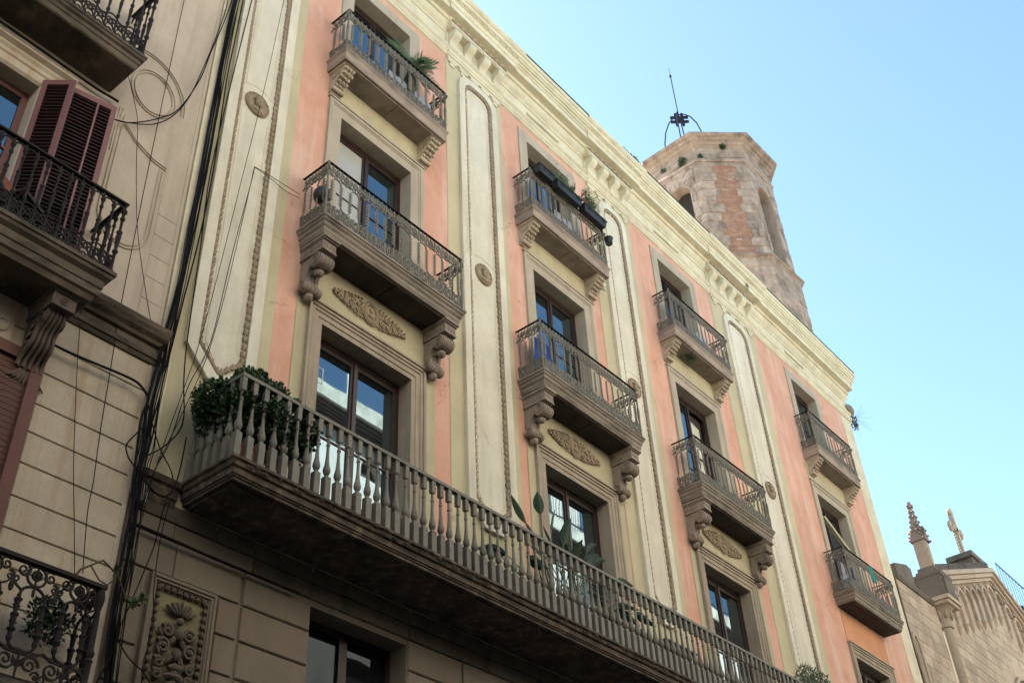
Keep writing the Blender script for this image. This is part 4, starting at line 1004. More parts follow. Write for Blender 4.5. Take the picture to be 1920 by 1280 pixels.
for j in range(72):
    z = 33.5 + j * .0795; u = -.62 + (.0 if j % 2 else -.12) + rg.uniform(-.02, .02)
    while u < .68:
        L_ = .235 if rg.random() < .8 else .12; d = rg.uniform(.004, .022)
        a, b = max(u, -.62), min(u + L_, .68)
        if b - a > .03 and rg.random() > .03:
            V = [TF(p, -q, r_) for r_ in (z + .008, z + .066) for q in (-.01, d) for p in (a, b)]
            br.add(V, [(0, 2, 3, 1), (4, 5, 7, 6), (0, 1, 5, 4), (2, 6, 7, 3), (0, 4, 6, 2), (1, 3, 7, 5)])
        u += L_ + .014
br.obj('brickwork', brick_m, shaft, kind='stuff')
mo = M(); mo.add([TF(u, -.003, z) for u, z in ((-.70, 33.5), (.75, 33.5), (.75, 39.2), (-.70, 39.2))], [(0, 1, 2, 3)]); mo.obj('mortar_bed', mortar, shaft)
for k in (-2, -1, 0, 1, 2):                                       # rows of ashlar over and under
    kk = k % 8
    for ap, zr, pr in ((s0, [39.24, 39.47], .025), (s0, [39.76, 40.14, 40.5], .015)):
        for j in range(len(zr) - 1):
            u = -hw0; 
            while u < hw0 - .1:
                L_ = rg.uniform(.7, 1.1); b = min(u + L_, hw0)
                if hw0 - b < .3: b = hw0
                tstone(kk, u, b - g_, zr[j] + g_, zr[j + 1], ap, pr); u = b
    if kk in (7, 1):                                              # voussoirs over the belfry arch
        v = M(); T = T3f(kk, s0)
        for q in range(9):
            a0, a1 = pi * q / 9 + .02, pi * (q + 1) / 9 - .02
            P = [(-(.62) * cos(a0), 37.9 + .64 * sin(a0)), (-(.62) * cos(a1), 37.9 + .64 * sin(a1)), (-(.95) * cos(a1), 37.9 + .98 * sin(a1)), (-(.95) * cos(a0), 37.9 + .98 * sin(a0))]
            M().add([T(u, -.035, z) for u, z in P] + [T(u, .01, z) for u, z in P], [(0, 1, 2, 3), (0, 4, 5, 1), (1, 5, 6, 2), (2, 6, 7, 3), (3, 7, 4, 0)]).obj('voussoir', tower_st, shaft)
    for j in range(24):                                           # lower shaft
        z0 = 32.62 - j * .50
        if kk not in (7, 0, 1) or z0 < 26.0: continue
        u = -3.02 * tn; first = .5 if j % 2 else .95
        while u < 3.02 * tn - .1:
            b = min(u + first + rg.uniform(-.1, .1), 3.02 * tn)
            if 3.02 * tn - b < .25: b = 3.02 * tn
            tstone(kk, u, b - g_, z0 + g_, z0 + .5, 3.02, .02); u = b; first = 1.0
mm = M(); octa(mm, [(s0 - .56, 33.2), (s0 - .56, 39.5)]); mm.obj('belfry_shade_core', room_m, BT)  # dark core put in for the shade inside the belfry
mm = M(); octa(mm, [(2.9, 33.08), (3.06, 33.10), (3.10, 33.16), (3.20, 33.2), (3.21, 33.28), (3.05, 33.46), (2.9, 33.47)]); mm.obj('ledge', tower_st, BT)
mm = M(); octa(mm, [(2.88, 39.47), (2.97, 39.48), (3.0, 39.54), (3.0, 39.60), (2.95, 39.72), (2.88, 39.75)]); mm.obj('belt_course', tower_st, BT)
mm = M(); octa(mm, [(2.88, 40.42), (2.95, 40.46), (2.97, 40.56), (3.05, 40.60), (3.10, 40.72), (3.22, 40.76), (3.26, 40.86), (3.38, 40.90), (3.42, 41.06), (3.2, 41.12), (.1, 41.14)]); mm.obj('crown_cornice', tower_st, BT)
T = T3f(1, s0); b = M().lathe([(.02, .5), (.12, .48), (.17, .3), (.2, .1), (.28, 0), (.26, 0)], T(.05, .5, 0)[0], T(.05, .5, 0)[1], 12, 33.75); b.obj('bell', black, BT, smooth=50)
# wrought finial on the roof
FX, FY = 37.54, 16.86
fn = M()
for q in range(4):
    a = rad(-137 + 45 + 90 * q + 20)
    pts = [(FX + r * cos(a), FY + r * sin(a), z) for r, z in ((1.0, 41.1), (1.03, 42.5), (1.05, 43.6), (1.0, 44.5), (.85, 45.3), (.6, 45.9), (.3, 46.25), (0, 46.35))]
    fn.tube(pts, .035, 5)
fn.tube([(FX, FY, 46.3), (FX, FY, 49.6)], .028, 5); fn.tube([(FX, FY, 49.6), (FX, FY, 50.3)], .012, 4); fn.blob((FX, FY, 49.6), (.07, .07, .12), 6, 4); fn.tube([(FX, FY, 41.1), (FX, FY, 43.6)], .02, 4)
FIN = fn.obj('iron_finial', finial_m, BT)
ax = Vector((.638, -.768, 0)); cr = M()
for s_, t_ in ((1, 0), (0, 1)):
    for o in (-.17, .17):
        V0 = Vector((FX, FY, 45.95)) + ax * (o if s_ == 0 else -.48) + Vector((0, 0, (o if s_ else -.48)))
        V1 = Vector((FX, FY, 45.95)) + ax * (o if s_ == 0 else .48) + Vector((0, 0, (o if s_ else .48)))
        cr.tube([V0, V1], .085, 4)
cr.blob((FX, FY, 45.95), (.16, .16, .16), 6, 4); cr.obj('cross_ornament', finial_m, FIN)

# ================================================================ church beside the block
CH = thing('church', 'honey stone church with gabled front, crocketed pinnacle and stone cross', 'church', (36, 10, -1.6))
mm = M(); mm.box(30.62, 33.5, 10.04, 16, -1.6, 14.40); mm.box(34.0, 48.2, 10.30, 20, -1.6, 15.0)
mm.prism([(34.2, 15.0), (47.7, 15.0), (40.93, 18.0)], 1, 10.3, 24); mm.obj('church_core', church_dk, CH)
fl = M(); sheet_holes(fl, 30.62, 33.55, -1.6, 14.36, 10.02, [(30.76, 30.86, 10.9, 12.5)]); 
fl.box(30.76, 30.86, 10.3, 10.31, 10.9, 12.5)
for a, b_ in ((30.76, 30.76), (30.86, 30.86)): fl.add([(a, 10.02, 10.9), (a, 10.3, 10.9), (a, 10.3, 12.5), (a, 10.02, 12.5)], [(0, 1, 2, 3)])
fl = fl.obj('flank_wall', church_st, CH)
fs = M(); ring_frame(fs, [(30.70, 10.6)] + arch_pts(30.81, .26, 12.3, .40, 8) + [(31.07, 10.6), (30.81, 10.6)], [(30.72, 10.6)] + arch_pts(30.81, .17, 12.3, .28, 8) + [(30.98, 10.6), (30.81, 10.6)], 9.97, 10.02); fs.obj('slit_hood', church_st, CH)
rg = random.Random(5)
for j in range(15):
    z0 = 9.0 + j * .36; u = 30.62 + (0 if j % 2 else .0); L_ = rg.uniform(.35, .8)
    while u < 33.5:
        b_ = min(u + L_, 33.52)
        if 33.52 - b_ < .2: b_ = 33.52
        if not (b_ > 30.6 and u < 31.15 and z0 < 12.75):
            stone(fl, church_st, round(u + .004, 3), round(b_ - .004, 3), 10.007 + rg.uniform(-.004, .004), 10.03, z0 + .006, z0 + .354, .005)
        u = b_; L_ = rg.choice([.45, .6, .75, .9])
cp = M(); along(cp, 30.62, 33.3, [(0, 14.30), (.06, 14.32), (.10, 14.40), (.10, 14.46), (0, 14.52)], y=10.02); cp.obj('wall_coping', church_dk, CH)
M().prism([(30.9, 14.50), (32.25, 14.50), (32.25, 15.20), (31.9, 15.22), (30.9, 14.92)], 1, 10.02, 11.2).obj('buttress_cap', church_dk, CH)
# gabled front
GYc = 10.12; ax0, ax1, apx, sl = 33.9, 48.0, 40.93, .375; az = 18.15
def rake(x): return az - abs(x - apx) * sl
gm = M()
# front sheet split round the round-headed window
RW = (41.2, 1.62, 12.6)
TT = lambda u, d, z: (u, GYc + d, z)
arch_wall(gm, TT, 33.9, 48.0, -1.6, 15.0, RW[0], RW[1], 8.0, RW[2], RW[1], .5, 14)
gm.add([(33.9, GYc, 15.0), (48.0, GYc, 15.0), (48.0, GYc, rake(48.0)), (apx, GYc, az), (33.9, GYc, rake(33.9))], [(0, 1, 2, 3, 4)])
gf = gm.obj('gable_wall', church_st, CH)
M().box(39.4, 43.0, 10.62, 10.64, 8, 14.4).obj('window_glazing', glass_dk, CH)
for q, (r, d) in enumerate(((1.62, .10), (1.42, .02), (1.25, -.06), (1.10, -.14))):
    rr = M(); n = 18
    A = arch_pts(RW[0], r, RW[2], r, n); B = arch_pts(RW[0], r - .14, RW[2], r - .14, n)
    rr.add([(x, GYc - d, z) for x, z in A] + [(x, GYc - d, z) for x, z in B] + [(x, GYc + .3, z) for x, z in A] + [(x, GYc + .3, z) for x, z in B],
           [(i, i + 1, n + 2 + i, n + 1 + i) for i in range(n)] + [(n + 1 + i, n + 2 + i, 3 * n + 4 + i, 3 * n + 3 + i) for i in range(n)] + [(i, 2 * n + 2 + i, 2 * n + 3 + i, i + 1) for i in range(n)])
    rr.box(RW[0] - r, RW[0] - r + .14, GYc - d, GYc + .3, 8, RW[2]); rr.box(RW[0] + r - .14, RW[0] + r, GYc - d, GYc + .3, 8, RW[2])
    rr.obj('archivolt', church_st, CH)
cnt = 0
for j in range(22):
    z0 = 9.4 + j * .35; u = 34.25 + (.3 if j % 2 else 0)
    while u < 46.0 and cnt < 232:
        L_ = rg.choice([.5, .65, .8, .95]); b_ = u + L_
        cx_ = (u + b_) / 2; ztop = rake(cx_) - 1.9
        inwin = abs(cx_ - RW[0]) < RW[1] + .5 and z0 < RW[2] + math.sqrt(max(0, (RW[1] + .5) ** 2 - (cx_ - RW[0]) ** 2))
        if z0 + .35 < ztop and not inwin and z0 > 9.4 + (cx_ - 34) * .28:
            stone(gf, church_st, round(u + .006, 2), round(b_ - .006, 2), GYc - .016, GYc + .01, z0 + .008, z0 + .342, .008); cnt += 1
        u = b_
# raking cornice, blind arcade on corbels, crest
rk = M()
for s_ in (-1, 1):
    for d, o, t in ((.34, -.02, .16), (.26, -.18, .14), (.16, -.32, .12)):
        xe = apx + s_ * 7.0
        P = [(apx, az + o + t), (apx, az + o), (xe, rake(xe) + o), (xe, rake(xe) + o + t)]
        rk.add([(x, GYc - d, z) for x, z in P] + [(x, GYc + .1, z) for x, z in P], [(0, 1, 2, 3), (0, 4, 5, 1), (1, 5, 6, 2), (2, 6, 7, 3), (3, 7, 4, 0)])
rk.obj('raking_cornice', church_st, CH)
for k in range(-8, 9):
    x = apx + k * .76
    if k in (-8, 8): continue
    zc2 = rake(x) - 1.78
    cb = M(); cb.lathe([(.03, -.28), (.09, -.2), (.11, -.06), (.15, -.02), (.15, .04)], x, GYc, 8, zc2); cb.obj('corbel', church_st, CH, smooth=50)
    sh = M(); zt2 = rake(x) - .62; sh.box(x - .05, x + .05, GYc - .10, GYc, zc2 + .04, zt2 - .2); sh.obj('arcade_shaft', church_st, CH)
    if k < 7:
        xm = x + .38; zm = rake(xm) - .85; n = 8
        A = arch_pts(xm, .38, zm - .02, .42, n); B = arch_pts(xm, .28, zm - .02, .30, n); a_ = M()
        a_.add([(q[0], GYc - .12, q[1] + (0)) for q in A] + [(q[0], GYc - .12, q[1]) for q in B] + [(q[0], GYc, q[1]) for q in A] + [(q[0], GYc, q[1]) for q in B],
               [(i, i + 1, n + 2 + i, n + 1 + i) for i in range(n)] + [(n + 1 + i, n + 2 + i, 3 * n + 4 + i, 3 * n + 3 + i) for i in range(n)] + [(i, 2 * n + 2 + i, 2 * n + 3 + i, i + 1) for i in range(n)])
        for q in range(5): a_.blob((xm + (q - 2) * .12, GYc - .13, zm + .47), (.04, .03, .05), 5, 3)
        a_.obj('arcade_arch', church_st, CH)
crst = M()
for s_ in (-1, 1):
    for k in range(30):
        x = apx + s_ * (k + .3) * .23; z = rake(x) + .14
        crst.blob((x, GYc - .15, z + .16), (.07, .06, .13), 5, 4, s_ * .3, .15); crst.blob((x + .07, GYc - .15, z + .27), (.045, .05, .05), 5, 3)
        crst.box(x - .115, x + .115, GYc - .2, GYc - .05, z, z + .10)
crst.obj('crest', church_dk, CH, kind='stuff')
# cross
cx0, cy0 = 41.03, 10.66
bs = M(); bs.prism([(cx0 - .55, cy0 - .4), (cx0 + .55, cy0 - .4), (cx0 + .55, cy0 + .4), (cx0 - .55, cy0 + .4)], 2, 18.0, 18.75); bs.prism([(cx0 - .7, cy0 - .5), (cx0 + .7, cy0 - .5), (cx0 + .7, cy0 + .5), (cx0 - .7, cy0 + .5)], 2, 18.75, 18.95)
bs.obj('cross_base', church_dk, CH)
cm = M()
cm.bar((cx0, cy0, 18.95), (cx0, cy0, 20.95), .19, .16); cm.bar((cx0 - .42, cy0, 20.22), (cx0 + .42, cy0, 20.22), .18, .16)
for dx, z in ((-.46, 20.22), (.46, 20.22), (0, 20.95)):
    for a in range(3):
        an = {-.46: pi, .46: 0, 0: pi / 2}[dx] + (a - 1) * 1.3
        cm.blob((cx0 + dx + .12 * cos(an), cy0, z + .12 * sin(an)), (.12, .09, .12), 6, 4)
for q in range(9): cm.blob((cx0 - .10, cy0, 19.1 + q * .12), (.04, .05, .03), 5, 3); cm.blob((cx0 + .10, cy0, 19.1 + q * .12), (.05, .06, .035), 5, 3)
cm.obj('stone_cross', church_st, CH)
# corner column and pinnacle
px, py = 33.85, 9.98
cl = M(); cl.lathe([(.18, -1.6), (.18, 13.7), (.24, 13.72), (.24, 13.82), (.19, 13.84), (.22, 14.0), (.34, 14.3), (.42, 14.36)], px, py, 12)
for a in range(8): cl.blob((px + .27 * cos(a * pi / 4), py + .27 * sin(a * pi / 4), 14.12), (.07, .07, .13), 6, 4, 0, .1)
cl.obj('corner_column', church_st, CH, smooth=40)
cc = M(); cc.box(px - .47, px + .47, py - .45, py + .4, 14.36, 14.46); cc.box(px - .54, px + .54, py - .52, py + .4, 14.462, 14.58); cc.obj('column_capital_slab', church_st, CH)
pb = M(); pb.box(px - .46, px + .46, py - .42, py + .5, 14.58, 15.28); pb.lathe([(.63, 15.28), (.68, 15.34), (.68, 15.44), (.48, 15.442), (.48, 15.58), (.38, 15.582), (.38, 15.72)], px, py, 4, ph=pi / 4)
pb.box(px - .36, px + .36, py - .50, py - .42, 14.6, 15.2)
pb.obj('pinnacle_base', church_dk, CH)
ps_ = M(); ps_.box(px - .19, px + .19, py - .19, py + .19, 15.72, 16.72); ps_.box(px - .11, px + .11, py - .21, py - .19, 15.82, 16.6); ps_.obj('pinnacle_shaft', church_st, CH)
sp = M(); sp.lathe([(.27, 16.66), (.31, 16.70), (.21, 16.95), (.15, 17.35), (.09, 17.75), (.05, 18.0)], px, py, 4, ph=pi / 4)
for a in range(4):
    an = a * pi / 2; d = Vector((cos(an), sin(an), 0)); sd2 = Vector((-sin(an), cos(an), 0)); o = Vector((px, py, 0))
    P = [o + d * .24 + sd2 * -.24 + Vector((0, 0, 16.68)), o + d * .24 + sd2 * .24 + Vector((0, 0, 16.68)), o + d * .24 + Vector((0, 0, 17.22))]
    sp.add([tuple(p) for p in P] + [tuple(p - d * .25) for p in P], [(0, 1, 2), (0, 3, 4, 1), (1, 4, 5, 2), (2, 5, 3, 0)])
    for q in range(6):
        an2 = an + pi / 4; r = .25 - .034 * q
        sp.blob((px + r * cos(an2), py + r * sin(an2), 16.88 + .185 * q), (.055, .055, .05), 5, 3, 0, .2)
    for q in range(3): 
        for s_ in (-1, 1):
            p = o + d * .26 + sd2 * s_ * (.24 - .08 * q) + Vector((0, 0, 16.74 + .16 * q)); sp.blob(tuple(p), (.04, .04, .04), 5, 3)
sp.blob((px, py, 18.0), (.13, .13, .07), 6, 3, 0, .2); sp.blob((px, py, 18.12), (.08, .08, .09), 6, 3)
sp.obj('pinnacle_spire', spire_m, CH)

# ================================================================ far roof terrace at the right edge
FB = thing('far_building', 'distant roof terrace with thin railing behind the church gable', 'building', (76, 22, -1.6))
M().box(70.5, 100, 16, 26, -1.6, 28.2).obj('terrace_block', tower_st, FB)
M().box(70.3, 100, 15.8, 26, 28.2, 28.5).obj('terrace_slab', black, FB)
fr_ = M()
for k in range(40): fr_.bar((68.0 + .55 * k, 16, 28.4), (68.0 + .55 * k, 16, 30.6), .035)
fr_.bar((68, 16, 30.6), (90, 16, 30.6), .07); fr_.bar((68, 16, 28.6), (90, 16, 28.6), .05)
fr_.obj('railing', far_iron, FB)
# ================================================================ loose things: plants, planters, furniture, cloth
def pot(name, m_, cx, cy, z, r, h, label, cat='plant pot', taper=.75, group=None):
    return M().lathe([(r * taper, 0), (r * .97, h * .88), (r * 1.06, h * .88), (r * 1.06, h), (r * .92, h), (r * .88, h * .82), (.001, h * .8)], cx, cy, 16, z, cap=False).add(
        [(cx + r * taper * cos(a * pi / 4), cy + r * taper * sin(a * pi / 4), z + .001) for a in range(8)], [tuple(range(8))]).obj(name, m_, None, label, cat, group, org=(cx, cy, z), smooth=40) \
        if False else _pot(name, m_, cx, cy, z, r, h, label, cat, taper, group)
def _pot(name, m_, cx, cy, z, r, h, label, cat, taper, group):
    g = M(); g.lathe([(.001, 0), (r * taper, 0), (r * .97, h * .88), (r * 1.06, h * .88), (r * 1.06, h), (r * .92, h), (r * .88, h * .82), (.001, h * .8)], cx, cy, 16, z, cap=False)
    return g.obj(name, m_, None, label, cat, group, org=(cx, cy, z), smooth=40)
def plant(name, cat, label, loc, build, mats):
    t = thing(name, label, cat, loc)
    for nm, m_, fn in build:
        g = M(); fn(g); g.obj(nm, m_, t)
    return t
rp = random.Random(21)
def rv(): 
    while True:
        v = Vector((rp.uniform(-1, 1), rp.uniform(-1, 1), rp.uniform(-1, 1)))
        if .05 < v.length < 1: return v
# --- jade bush at the balcony corner
def jade_leaves(g):
    cl_ = [((6.78, 9.36, 8.02), .30), ((6.45, 9.55, 7.95), .27), ((7.05, 9.35, 8.15), .24), ((7.35, 9.30, 7.98), .25), ((7.55, 9.25, 7.86), .20), ((6.42, 9.62, 7.80), .17), ((6.80, 9.45, 8.30), .20), ((6.95, 9.2, 7.75), .25), ((6.55, 9.25, 7.75), .25), ((7.40, 9.22, 7.60), .18), ((6.40, 9.62, 7.62), .12), ((7.15, 9.22, 7.45), .2), ((6.6, 9.3, 7.5), .18), ((6.9, 9.4, 8.42), .12)]
    for c, r in cl_:
        r *= .98 if c[0] < 6.6 else 1.06
        for k in range(int(1500 * r * r * 9)):
            v = rv().normalized(); q = rp.uniform(.62, 1.06); p = Vector(c) + v * r * q
            d = (v + rv() * .8 + Vector((0, 0, .4))).normalized(); g.oval(p, d, rv(), rp.uniform(.045, .07), rp.uniform(.032, .05))
def jade_young(g):
    for k in range(1500):
        c = rp.choice([((6.78, 9.36, 8.02), .32), ((6.45, 9.55, 7.95), .29), ((7.05, 9.35, 8.15), .26), ((7.35, 9.30, 7.98), .27), ((6.80, 9.45, 8.32), .22), ((6.95, 9.2, 7.75), .27), ((7.40, 9.22, 7.60), .2)])
        v = rv().normalized(); p = Vector(c[0]) + v * c[1] * rp.uniform(.80, 1.0); g.oval(p, (v + Vector((0, 0, .6))).normalized(), rv(), rp.uniform(.035, .06), rp.uniform(.025, .04))
def jade_stems(g):
    for k in range(22):
        a = rp.uniform(0, 6.28); e = Vector((6.85 + rp.uniform(-.5, .65), 9.4 + rp.uniform(-.12, .15), rp.uniform(7.6, 8.2)))
        mid = Vector((6.8, 9.38, 7.45)).lerp(e, .5) + rv() * .08; g.tube([(6.8, 9.38, 7.25), mid, e], [.03, .02, .01], 5)
plant('jade_bush', 'bush', 'dark green bushy jade plant spilling over the corner of the long balcony', (6.8, 9.38, 7.25), [('foliage', leaf_dk, jade_leaves), ('young_foliage', leaf_jd, jade_young), ('stem', stem_m, jade_stems)], None)
_pot('terracotta_pot', terra, 6.75, 9.35, 6.97, .2, .32, 'orange terracotta pot under the jade bush', 'plant pot', .75, None)
# --- strelitzia in the middle of the long balcony
def str_leaves(g):
    for bx, by, bz in TIPS:
        pass
TIPS = []
base_ = [(13.0, 9.42, 7.25), (13.3, 9.4, 7.25), (13.6, 9.42, 7.25), (12.75, 9.44, 7.25)]
dirs = [(-.55, -.1, .95), (-.35, 0, 1.15), (-.15, .05, 1.25), (.05, -.1, 1.15), (.22, 0, 1.25), (.4, -.05, 1.0), (.7, -.15, .85), (.95, -.1, .62), (1.15, -.15, .42), (1.2, -.2, .2), (-.9, -.1, .6), (-1.15, -.12, .38), (.1, -.2, .85), (-.25, -.15, .75), (.6, -.2, .5), (.85, -.25, .25), (-.6, -.2, .4), (.3, .1, 1.1), (1.3, -.1, .62), (-.05, 0, 1.45), (-1.35, -.1, .5), (.5, .0, 1.3)]
LV = []
dirs += [(-.7, 0, 1.0), (-.45, 0, 1.35), (.32, .05, 1.4), (.62, 0, 1.15), (-1.0, -.1, .85), (1.05, -.1, .85)]
for k, d in enumerate(dirs):
    b0 = Vector(base_[k % 4]); e = b0 + Vector(d) * rp.uniform(.95, 1.15); LV.append((b0, e, Vector(d).normalized()))
def one_leaf(g, b0, e, d):
    L_ = rp.uniform(.50, .66); wd = rp.uniform(.14, .185); dd = (d + Vector((d.x * .5, 0, -.25))).normalized(); s_ = dd.cross(Vector((rp.uniform(-1.2, 1.2), 1, rp.uniform(-.6, .6)))).normalized(); n_ = s_.cross(dd)
    rows = []
    for i in range(9):
        f = i / 8; w_ = wd * .5 * (math.sin(pi * min(1, f ** .75 * .98 + .01)) ** 1.0) + .002; c = e + dd * L_ * f - Vector((0, 0, 1)) * .14 * f * f
        rows.append([c - s_ * w_ + n_ * w_ * .4, c, c + s_ * w_ + n_ * w_ * .4])
    g.add([tuple(p) for r in rows for p in r], [(3 * i + j, 3 * i + j + 1, 3 * i + j + 4, 3 * i + j + 3) for i in range(8) for j in range(2)])
def ss(g):
    for k in range(26):
        b0 = Vector(base_[k % 4]); g.tube([b0, b0 + Vector((rp.uniform(-.3, .6), rp.uniform(-.1, .1), rp.uniform(.4, .7)))], [.008, .005], 4)
plant('bird_of_paradise_plant', 'potted plant', 'large plant with long dark paddle leaves poking through the long balcony rail', (13.2, 9.42, 7.25), [('stem', stem_m, ss)], None)
STR = [o for o in COL.objects if o.name.startswith('bird_of_paradise')][0]
for b0, e, d in LV:
    g = M(); one_leaf(g, b0, e, d); lf = g.obj('leaf', leaf_st, STR)
    M().tube([b0, b0.lerp(e, .5) + Vector((0, 0, .06)), e], [.014, .010, .007], 5).obj('leaf_stalk', leaf_md, lf)
_pot('blue_pot', blueplant, 12.85, 9.45, 6.97, .17, .34, 'glazed blue pot under the paddle leaved plant', 'plant pot', .75, None)
_pot('white_pot', white_m, 13.75, 9.50, 6.97, .25, .62, 'tall bright white planter beside the paddle leaved plant', 'plant pot', .85, None)
g = M(); g.box(10.25, 11.0, 9.22, 9.42, 6.97, 7.37); g.box(10.22, 11.03, 9.19, 9.45, 7.37, 7.41); g.obj('planter_trough', bluegrey, None, 'blue grey trough on the long balcony floor behind the balusters', 'planter', org=(10.6, 9.3, 6.97))
# --- folding table, bay three
tb = thing('balcony_table', 'black slatted folding table on the long balcony', 'table', (16.3, 9.45, 6.97))
M().box(15.78, 16.78, 9.25, 9.65, 7.68, 7.71).obj('tabletop', black, tb)
for x in (15.86, 16.70):
    for y in (9.29, 9.61): M().box(x - .015, x + .015, y - .015, y + .015, 6.97, 7.68).obj('leg', black, tb)
# --- bush at the far end of the long balcony
def eb(g):
    for k in range(1500):
        v = rv(); p = Vector((21.7, 9.35, 8.42)) + Vector((v.x * .78, v.y * .28, v.z * .48)); g.leaf(p, rv() + Vector((0, 0, .4)), rv(), rp.uniform(.05, .09), rp.uniform(.025, .04))
def es(g):
    for k in range(22): g.tube([(21.7, 9.35, 7.25), Vector((21.7, 9.35, 7.8)) + rv() * .2, Vector((21.7 + rp.uniform(-.8, .8), 9.35, rp.uniform(8.2, 8.95)))], [.02, .012, .005], 4)
plant('balcony_shrub', 'shrub', 'loose grey green shrub at the far end of the long balcony', (21.7, 9.35, 7.25), [('foliage', leaf_gr, eb), ('stem', stem_m, es)], None)
_pot('square_planter', black, 21.7, 9.38, 6.97, .22, .34, 'dark pot under the grey green shrub at the far end', 'plant pot', .9, None)
# --- palm on the top left balcony
def pl(g):
    c = Vector((9.80, 9.66, 17.62))
    for k in range(19):
        a = rp.uniform(0, 6.28) if k > 6 else (-1.0 + k * .45); el = rp.uniform(.5, 1.25); d = Vector((cos(a) * cos(el), sin(a) * cos(el) * .5, sin(el))); L_ = rp.uniform(.65, .9)
        pts = [c + d * L_ * f + Vector((d.x * .12 * f * f, 0, -.30 * f * f)) for f in [i / 9 for i in range(10)]]
        g.tube(pts, [.012] * 5 + [.008] * 5, 4)
        for i in range(2, 10):
            t = (pts[i] - pts[i - 1]).normalized()
            for s_ in (-1, 1):
                sd3 = t.cross(Vector((0, 1, .2))).normalized() * s_
                for h_ in (0, .5): g.leaf(pts[i].lerp(pts[i - 1], h_), (t * .8 + sd3 * 1.0), (0, 1, 0), .20 * (1 - abs(i - 5) * .07), .028)
plant('palm_plant', 'palm', 'small palm with feathery fronds above the top left iron balcony', (9.85, 9.72, 16.75), [('fronds', leaf_md, pl), ('stem', stem_m, lambda g: g.lathe([(.08, 16.7), (.06, 17.2), (.05, 17.65)], 9.80, 9.66, 8))], None)
_pot('black_pot', black, 9.85, 9.72, 16.42, .16, .3, 'dark pot holding the palm behind the railing', 'plant pot', .8, None)
# --- window boxes hung outside the rail of the second column's top balcony
def box_planter(x0, x1, lab):
    t = thing('window_box', lab, 'planter', ((x0 + x1) / 2, 9.42, 17.40), 'planters hung on the top iron balcony')
    g = M(); z0, z1 = 17.40, 17.60; y0, y1 = 9.32, 9.51
    V = [(x0 + .03, y0 + .03, z0), (x1 - .03, y0 + .03, z0), (x1 - .03, y1 - .03, z0), (x0 + .03, y1 - .03, z0), (x0, y0, z1), (x1, y0, z1), (x1, y1, z1), (x0, y1, z1)]
    g.add(V, [(0, 3, 2, 1), (0, 1, 5, 4), (1, 2, 6, 5), (2, 3, 7, 6), (3, 0, 4, 7), (4, 5, 6, 7)])
    g.box(x0 - .012, x1 + .012, y0 - .012, y0, z1 - .03, z1 + .005); g.box(x0 - .012, x0, y0, y1, z1 - .03, z1 + .005); g.box(x1, x1 + .012, y0, y1, z1 - .03, z1 + .005)
    g.obj('box', black, t)
    h_ = M(); n = 10
    h_.tube([(x0 + .05 + (x1 - x0 - .1) * i / n, y0 - .018, 17.43 + .13 * sin(pi * i / n)) for i in range(n + 1)], .006, 4)
    for x in (x0 + .15, x1 - .15): h_.tube([(x, y0 - .015, 17.45), (x, y0 - .015, 17.61), (x, 9.56, 17.63), (x, 9.56, 17.5)], .007, 4)
    h_.obj('hanger', iron_dk, t)
    return t
box_planter(13.36, 13.86, 'short black window box with no plants, leftmost of three on the railing')
box_planter(13.98, 14.86, 'long black window box filled with grey succulents, middle of three')
box_planter(14.96, 15.78, 'long black window box with a feathery green plant, rightmost of three')
def suc(g):
    for k in range(1000):
        p = Vector((rp.gauss(14.22, .14), rp.uniform(9.33, 9.5), 17.62 + abs(rp.gauss(0, .15)))); g.leaf(p, rv() + Vector((0, 0, .5)), rv(), rp.uniform(.04, .07), .022)
plant('succulent_cluster', 'plant', 'grey green succulents in the middle window box', (14.25, 9.42, 17.6), [('foliage', leaf_gr, suc)], None)
def agv(g):
    for k in range(34):
        a = rp.uniform(0, 6.28); g.leaf((14.62, 9.42, 17.62), (cos(a) * .8, sin(a) * .4, rp.uniform(.5, 1.6)), rv(), rp.uniform(.2, .36), .045)
plant('spiky_plant', 'plant', 'small spiky dark plant at the end of the middle window box', (14.62, 9.42, 17.6), [('foliage', leaf_md, agv)], None)
def fth(g):
    for k in range(26):
        e = Vector((15.35 + rp.uniform(-.28, .34), 9.42 + rp.uniform(-.1, .06), 17.8 + rp.uniform(0, .5))); b0 = Vector((15.3 + rp.uniform(-.1, .1), 9.42, 17.6)); g.tube([b0, e], .004, 3)
        for q in range(12): p = b0.lerp(e, .3 + .7 * q / 12); g.leaf(p, rv() + Vector((0, 0, .3)), rv(), .10, .018)
plant('feathery_plant', 'plant', 'airy light green feathery plant in the right window box', (15.3, 9.42, 17.6), [('foliage', leaf_md, fth)], None)
def rdl(g):
    g.tube([(14.98, 9.42, 17.58), (15.0, 9.42, 17.85)], .005, 4)
    for q in range(9): g.leaf((15.0, 9.42, 17.72 + .02 * q), (rp.uniform(-1, 1), rp.uniform(-.3, .3), .25), (0, 1, 0), .22, .06)
plant('red_leaf_plant', 'plant', 'thin stem with reddish brown leaves between the two long window boxes', (15.0, 9.42, 17.58), [('foliage', leaf_rd, rdl)], None)
_pot('hanging_pot', black, 16.06, 9.50, 17.22, .10, .17, 'small black pot hooked on the right end of the planter balcony', 'plant pot', .8, None)
g = M(); g.blob((7.86, 9.62, 12.62), (.15, .15, .16), 12, 8); g.tube([(7.86, 9.62, 12.76), (7.86, 9.62, 13.1)], .006, 4); g.obj('hanging_basket', black, None, 'round dark hanging basket inside the near end of the middle left balcony', 'basket', org=(7.86, 9.62, 12.6), smooth=60)
_pot('clay_pot', terra, 7.95, 9.68, 12.03, .15, .3, 'brown clay pot below the hanging basket', 'plant pot', .75, None)
